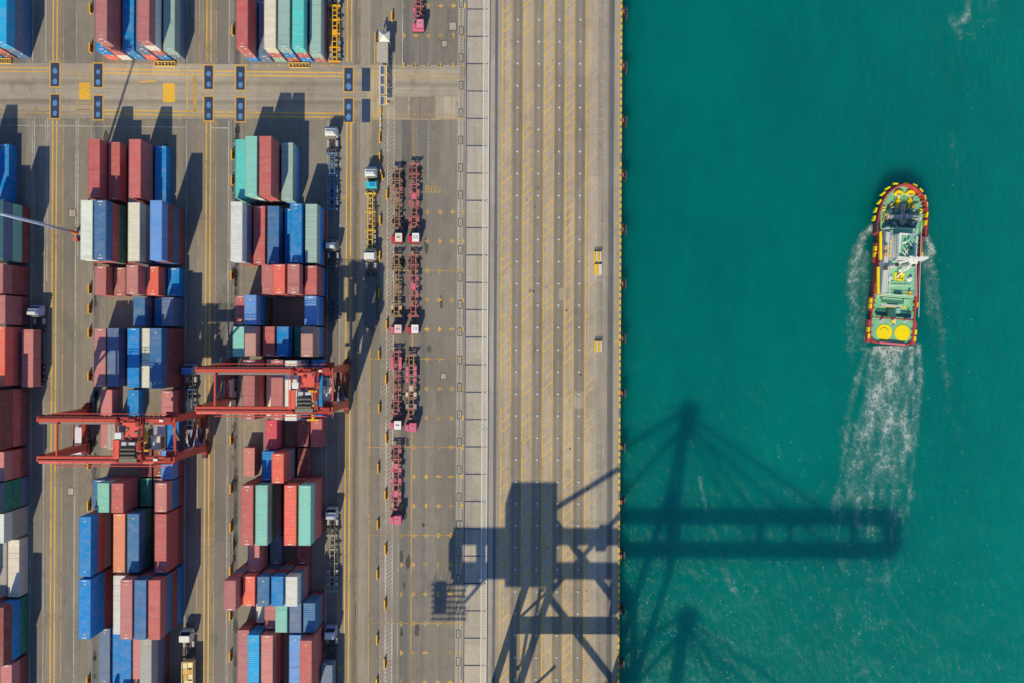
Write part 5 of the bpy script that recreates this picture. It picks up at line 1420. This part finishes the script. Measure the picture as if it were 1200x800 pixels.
tcyl('radar_dome', 1061.7, 284, .36, 8.8, 9.5, TW, r2=.2); tcyl('search_light', 1066, 281, .2, 8.8, 9.6, col(150, 200, 190)); tcyl('search_light', 1068.5, 291, .22, 8.8, 9.5, (.03, .1, .09, 1))
for a, b_ in (((1059, 290), (1065, 299)), ((1065, 292), (1060, 298)), ((1066, 285), (1070, 290)), ((1057, 296), (1062, 300))):
    p, q_ = T(*a, 9.3), T(*b_, 9.3); MB().bar((p[0], p[1], 9.4), (q_[0], q_[1], 9.2), .12, .12).build('aerial_bar', PAINT, TUG, TW)
# mast lying across the house, funnels, rafts
p, q_ = T(1054, 307.5), T(1078, 301)
x, y = T(1052, 308, 4.4); MB().cyl((x, y, 4.4), (x, y, 15.2), .35, 10, .14).build('mast', PAINT, TUG, TW)
for z, L_ in ((9.5, 2.6), (11.5, 2.0), (13.2, 1.5), (14.6, .9)):
    MB().b(x - L_, x + L_, y - .12, y + .12, z, z + .22).build('mast_yard', PAINT, TUG, TW)
MB().b(x - .9, x + .9, y - .9, y + .7, 10.6, 10.75).build('mast_platform', PAINT, TUG, TW)
MB().bar((x, y, 12), (x - .2, y - 3.4, 4.5), .22, .22).build('mast_stay', PAINT, TUG, TW); MB().bar((x, y, 12), (x + 2.2, y - 1.4, 4.5), .2, .2).build('mast_stay', PAINT, TUG, TW)
for px in (1051.5, 1070.5): tcyl('funnel', px, 310.5, .62, 4.4, 8.4, col(190, 188, 184), r2=.5); tcyl('funnel_top', px, 310.5, .4, 8.4, 8.6, (.05, .05, .05, 1))
for px, py in ((1043.7, 326.2), (1067.4, 327.2)): tcyl('life_raft_dome', px, py, .58, 4.43, 5.1, TW, r2=.35)
tcyl('life_raft_dome', 1056, 317, .5, 4.43, 4.9, col(210, 210, 205), r2=.3)
tb('yellow_hatch', 1048.6, 1059.6, 320, 329.2, 4.43, 4.7, TY_); tb('hatch_handle', 1052.6, 1055.6, 321, 324.6, 4.71, 4.8, (.06, .07, .06, 1)); tb('hatch_handle', 1051, 1057.5, 326.2, 327, 4.71, 4.8, (.2, .16, .05, 1)); 
for px in (1050.2, 1057.8): tb('hatch_hinge', px, px + .7, 324.5, 329, 4.71, 4.8, (.2, .16, .05, 1))
tb('hatch_grille', 1048, 1057, 342.5, 345.2, 4.43, 4.75, (.02, .08, .07, 1))
tb('orange_locker', 1065.3, 1067.6, 342, 346.5, 4.43, 5.2, col(245, 170, 20)); tb('orange_ladder', 1034.5, 1038.5, 340.5, 346.5, 4.43, 4.6, col(214, 160, 110))
tb('davit_arm', 1032.5, 1059, 357.2, 359.8, 3.2, 3.6, col(186, 186, 180)); tb('davit_stripe', 1036, 1058, 360, 360.7, 3.2, 3.5, col(220, 190, 60)); tb('davit_head', 1058.5, 1060.8, 358.6, 361.6, 3.2, 4.0, col(250, 200, 20))
tb('engine_casing', 1034, 1067, 350, 356, 1.82, 2.6, TGL)
tb('tow_recess_shade', 1027, 1068, 364.5, 371.5, 1.81, 2.1, (.04, .2, .16, 1)); tb('tow_winch', 1041, 1050, 362.5, 371.5, 2.1, 3.4, (.03, .13, .12, 1)); tb('tow_control', 1050.5, 1055.2, 362, 367.2, 2.1, 3.9, col(140, 190, 176))  # dark green slab paints the shade in the recess forward of the tow rail
tb('tow_rail', 1026.5, 1069.5, 372.6, 374.0, 2.6, 3.1, TRD); tb('blue_valve', 1065.6, 1067.2, 372, 374, 3.1, 3.6, col(10, 100, 200))
for px in (1034.8, 1062.8): tcyl('mooring_bitt', px, 376, .42, 1.82, 2.7, col(176, 180, 178)); 
tb('tow_hook_base', 1044, 1049.8, 373.8, 379, 1.82, 2.4, TW); tb('tow_hook', 1045.2, 1048, 375.5, 379, 2.41, 2.9, TY_)
tcyl('tow_pin', 1047.6, 381.4, .2, 1.82, 2.4, col(150, 150, 150))
for px, py in ((1036.3, 389.6), (1057.5, 390.3)): tcyl('yellow_deck_disc', px, py, 1.72, 1.81, 1.88, TY_, 36)
m = MB(); x, y = T(1036.8, 389.5)
for k in range(9):
    a_ = R(15 + k * 18); a2 = R(15 + (k + 1) * 18); m.bar((x + .95 * math.cos(a_), y + 1.0 * math.sin(a_), 1.93), (x + .95 * math.cos(a2), y + 1.0 * math.sin(a2), 1.93), .07, .05)
m.build('rope_coil', PAINT, TUG, (.3, .28, .05, 1))
m = MB()
for py in range(272, 366, 6):
    for px, s_ in ((1026.5, -1), (1076, 1)):
        x, y = T(px, py); xx = math.copysign(hw(y) - .5, s_); m.b(xx - .12, xx + .12, y - .1, y + .1, 1.82, ZT(y) - .05)
m.build('bulwark_frames', PAINT, TUG, TRD)
p, q_ = T(1073.8, 268), T(1072.4, 372); MB().bar((p[0] + .35, p[1], 3.6), (q_[0] + .35, q_[1], 3.0), .1, .1).build('side_handrail', PAINT, TUG, col(200, 202, 200))
tb('stern_roller', 1031, 1061, 401.5, 403.6, 2.16, 2.4, col(222, 110, 120))

# ------------------------------------------------------------------ foam and painted sun glints: a thin sheet lying on the water, dense where the photograph shows it
def seg_d(px, py, pts):          # distance to a polyline and the parameter along it
    best = np.full(px.shape, 1e9); tt = np.zeros(px.shape); tot = len(pts) - 1
    for k, ((x0, y0), (x1, y1)) in enumerate(zip(pts, pts[1:])):
        dx, dy = x1 - x0, y1 - y0; t_ = np.clip(((px - x0) * dx + (py - y0) * dy) / (dx * dx + dy * dy), 0, 1)
        d = np.hypot(px - x0 - t_ * dx, py - y0 - t_ * dy); u = d < best
        best = np.where(u, d, best); tt = np.where(u, (k + t_) / tot, tt)
    return best, tt
def smooth(v, a, b_): t_ = np.clip((v - a) / (b_ - a), 0, 1); return t_ * t_ * (3 - 2 * t_)
xs = np.arange(732, 1212, 2.0); ys = np.arange(-12, 812, 2.0)
PX, PY = np.meshgrid(xs, ys)
D = np.zeros_like(PX)
def add(v): 
    global D
    D = np.maximum(D, v)
# propeller wash behind the stern
c_ = np.interp(PY, [405, 470, 560, 640, 790], [1047, 1043, 1026, 1014, 1008]); h_ = np.interp(PY, [400, 430, 520, 600, 660], [25, 29, 40, 45, 46])
e = np.abs(PX - c_) / h_
rng = np.random.default_rng(3)
def vnoise(sx, sy):
    gy, gx = int(PX.shape[0] / sy) + 3, int(PX.shape[1] / sx) + 3; g2 = rng.random((gy, gx)); yy = np.arange(PX.shape[0]) / sy; xx = np.arange(PX.shape[1]) / sx
    y0 = yy.astype(int)[:, None]; x0 = xx.astype(int)[None]; fy = (yy % 1)[:, None]; fx = (xx % 1)[None]; fy = fy * fy * (3 - 2 * fy); fx = fx * fx * (3 - 2 * fx)
    return (g2[y0, x0] * (1 - fx) + g2[y0, x0 + 1] * fx) * (1 - fy) + (g2[y0 + 1, x0] * (1 - fx) + g2[y0 + 1, x0 + 1] * fx) * fy
VN = .5 * vnoise(4, 14) + .3 * vnoise(2.2, 6) + .2 * vnoise(9, 30)
e = e + (VN - .5) * .55
f = np.where(PY > 404, np.interp(PY, [404, 414, 500, 600, 660, 800], [1.0, .84, .66, .46, .26, .16]), 0)
add(f * (1 - smooth(e, .74, 1.2)) * (0.42 + .85 * VN + .12 * smooth(e, .45, .85) * (1 - smooth(e, .9, 1.1)) + .2 * (1 - smooth(np.abs(PX - c_ - 4), 2, 10))))
def trail(pts, w0, w1, s0, s1):
    d, t_ = seg_d(PX, PY, pts); w_ = (w0 + (w1 - w0) * t_) * 1.3; add((s0 + (s1 - s0) * t_) * np.exp(-(d / w_) ** 2))
trail([(1022, 267), (1012, 276), (1006, 290), (1005, 305)], 4.5, 6, 1.0, .78)
trail([(1006, 296), (1000, 330), (1003, 370), (1008, 405)], 9, 12, .66, .42)
trail([(1014, 300), (1012, 345), (1013, 400)], 7, 6, .62, .5)
trail([(1080, 270), (1088, 282), (1092, 296)], 3.5, 5, .95, .85)
trail([(1088, 296), (1084, 320), (1090, 350), (1092, 400)], 8, 7, .7, .34)
trail([(1090, 300), (1098, 350), (1104, 400), (1110, 470), (1116, 520)], 5, 7, .55, .25)
trail([(1000, 390), (996, 450), (984, 540), (975, 600)], 8, 6, .42, .2)
trail([(1016, 410), (1000, 460), (985, 560), (976, 600)], 5, 6, .62, .42)
trail([(1076, 405), (1079, 440), (1070, 540), (1062, 600)], 4, 5, .62, .42)
trail([(1040, 415), (1052, 455), (1046, 500), (1050, 560), (1045, 600)], 7, 6, .86, .5)
trail([(985, 655), (994, 675), (986, 700), (980, 745)], 7, 8, .52, .26)
trail([(1036, 655), (1042, 690), (1030, 740), (1028, 790)], 7, 8, .42, .24)
trail([(820, 560), (828, 600), (842, 640), (862, 690), (868, 715)], 3.5, 3.5, .42, .40)
trail([(848, 668), (858, 690)], 5, 5, .5, .5)
trail([(1134, 2), (1132, 22), (1122, 28), (1115, 22), (1125, 44)], 6, 6, .60, .50)
trail([(1150, -4), (1140, 40)], 18, 16, .36, .26); trail([(1116, 0), (1120, 50)], 10, 14, .30, .30); trail([(1112, 40), (1120, 80), (1124, 110)], 14, 16, .30, .14)
trail([(880, 700), (905, 730), (930, 790)], 12, 14, .26, .2); trail([(1128, 160), (1108, 200)], 16, 14, .20, .22)
D = D * (.72 + .56 * VN)
GLINT = np.zeros_like(PX)          # sun glints, painted as small white dots
d_ = smooth(PY, 560, 760) * (1 - smooth(PX, 820, 960)) ; GLINT = np.maximum(GLINT, d_ * .95)
GLINT = np.maximum(GLINT, .42 * np.exp(-((PX - 980) / 130) ** 2 - ((PY - 700) / 140) ** 2)); GLINT = np.maximum(GLINT, .16 * np.exp(-((PX - 1090) / 60) ** 2 - ((PY - 470) / 180) ** 2)); GLINT = np.maximum(GLINT, .05)
u = (PX - 600) / FPX * (H - WATER); v_ = (PY - 400) / FPX * (H - WATER)
WX = CT * u + ST * v_; WY = ST * u - CT * v_
ny, nx = PX.shape
V = np.stack([WX.ravel(), WY.ravel(), np.full(WX.size, WATER + .03)], 1)
idx = np.arange(ny * nx).reshape(ny, nx); F = np.stack([idx[1:, :-1], idx[1:, 1:], idx[:-1, 1:], idx[:-1, :-1]], -1).reshape(-1, 4)
keepf = (np.maximum(D, 0).ravel()[F].max(1) > .03) | (GLINT.ravel()[F].max(1) > .05)
F = F[keepf]
me = bpy.data.meshes.new('sea_foam_and_glints'); me.vertices.add(len(V)); me.vertices.foreach_set('co', V.ravel())
me.loops.add(F.size); me.loops.foreach_set('vertex_index', F.ravel().astype(np.int32)); me.polygons.add(len(F)); me.polygons.foreach_set('loop_start', np.arange(0, F.size, 4, dtype=np.int32)); me.polygons.foreach_set('loop_total', np.full(len(F), 4, np.int32)); me.update(calc_edges=True)
for nm, arr in (('foam_amount', D), ('glint_amount', GLINT)):
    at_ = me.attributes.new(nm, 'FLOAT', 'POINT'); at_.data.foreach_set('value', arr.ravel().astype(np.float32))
fm, n, p = new_mat('sea_foam_and_glints')
tc = N(n, 'ShaderNodeTexCoord'); vv = tc.outputs['Object']
A = N(n, 'ShaderNodeAttribute'); A.attribute_name = 'foam_amount'; B = N(n, 'ShaderNodeAttribute'); B.attribute_name = 'glint_amount'
wob = N(n, 'ShaderNodeTexNoise'); wob.inputs['Scale'].default_value = .55; wob.inputs['Detail'].default_value = 5; n.links.new(vv, wob.inputs['Vector'])
ws = N(n, 'ShaderNodeVectorMath', operation='SCALE'); n.links.new(wob.outputs['Color'], ws.inputs[0]); ws.inputs['Scale'].default_value = 3.4
wa = N(n, 'ShaderNodeVectorMath', operation='ADD'); n.links.new(vv, wa.inputs[0]); n.links.new(ws.outputs[0], wa.inputs[1])
def cell(scale, lo2, hi2):
    x = N(n, 'ShaderNodeTexVoronoi'); x.feature = 'DISTANCE_TO_EDGE'; x.inputs['Scale'].default_value = scale
    n.links.new(mapping(n, wa.outputs[0], (1, .55, 1)), x.inputs['Vector']); return mrange(n, x.outputs['Distance'], lo2, hi2, 1, 0)
l1 = cell(.75, .0, .17); l2 = cell(1.9, .0, .24); nz = noise(n, vv, 1.1, 6, .75); nb = noise(n, vv, .22, 4, .65)
lace = math_(n, 'ADD', math_(n, 'MULTIPLY', math_(n, 'MAXIMUM', l1, math_(n, 'MULTIPLY', l2, .75)), .42), math_(n, 'MULTIPLY', nz, .75))
lace = math_(n, 'ADD', lace, math_(n, 'MULTIPLY', math_(n, 'SUBTRACT', nb, .5), .9))
thr = mrange(n, A.outputs['Fac'], 0, 1, .92, .36)
k = math_(n, 'SUBTRACT', lace, thr)
k = math_(n, 'MULTIPLY', mrange(n, k, .0, .30), mrange(n, A.outputs['Fac'], 0, .9, .0, .56))
milk = math_(n, 'MULTIPLY', mrange(n, math_(n, 'MULTIPLY', A.outputs['Fac'], math_(n, 'ADD', math_(n, 'MULTIPLY', nz, .9), math_(n, 'MULTIPLY', nb, .7))), .22, .95, 0, 1, True), .22)
k = math_(n, 'MAXIMUM', k, milk)
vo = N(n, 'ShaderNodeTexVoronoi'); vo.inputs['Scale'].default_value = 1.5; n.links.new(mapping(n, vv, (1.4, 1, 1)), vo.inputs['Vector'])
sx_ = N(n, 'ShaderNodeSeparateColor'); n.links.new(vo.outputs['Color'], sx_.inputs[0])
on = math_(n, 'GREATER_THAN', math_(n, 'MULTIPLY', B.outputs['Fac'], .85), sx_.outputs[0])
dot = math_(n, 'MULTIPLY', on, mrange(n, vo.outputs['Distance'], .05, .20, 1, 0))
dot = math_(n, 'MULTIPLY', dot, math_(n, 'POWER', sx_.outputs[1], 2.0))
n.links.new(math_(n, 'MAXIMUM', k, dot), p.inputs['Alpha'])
p.inputs['Base Color'].default_value = col(226, 232, 226); p.inputs['Roughness'].default_value = .8
put('sea_foam_and_glints', me, fm, kind='stuff')
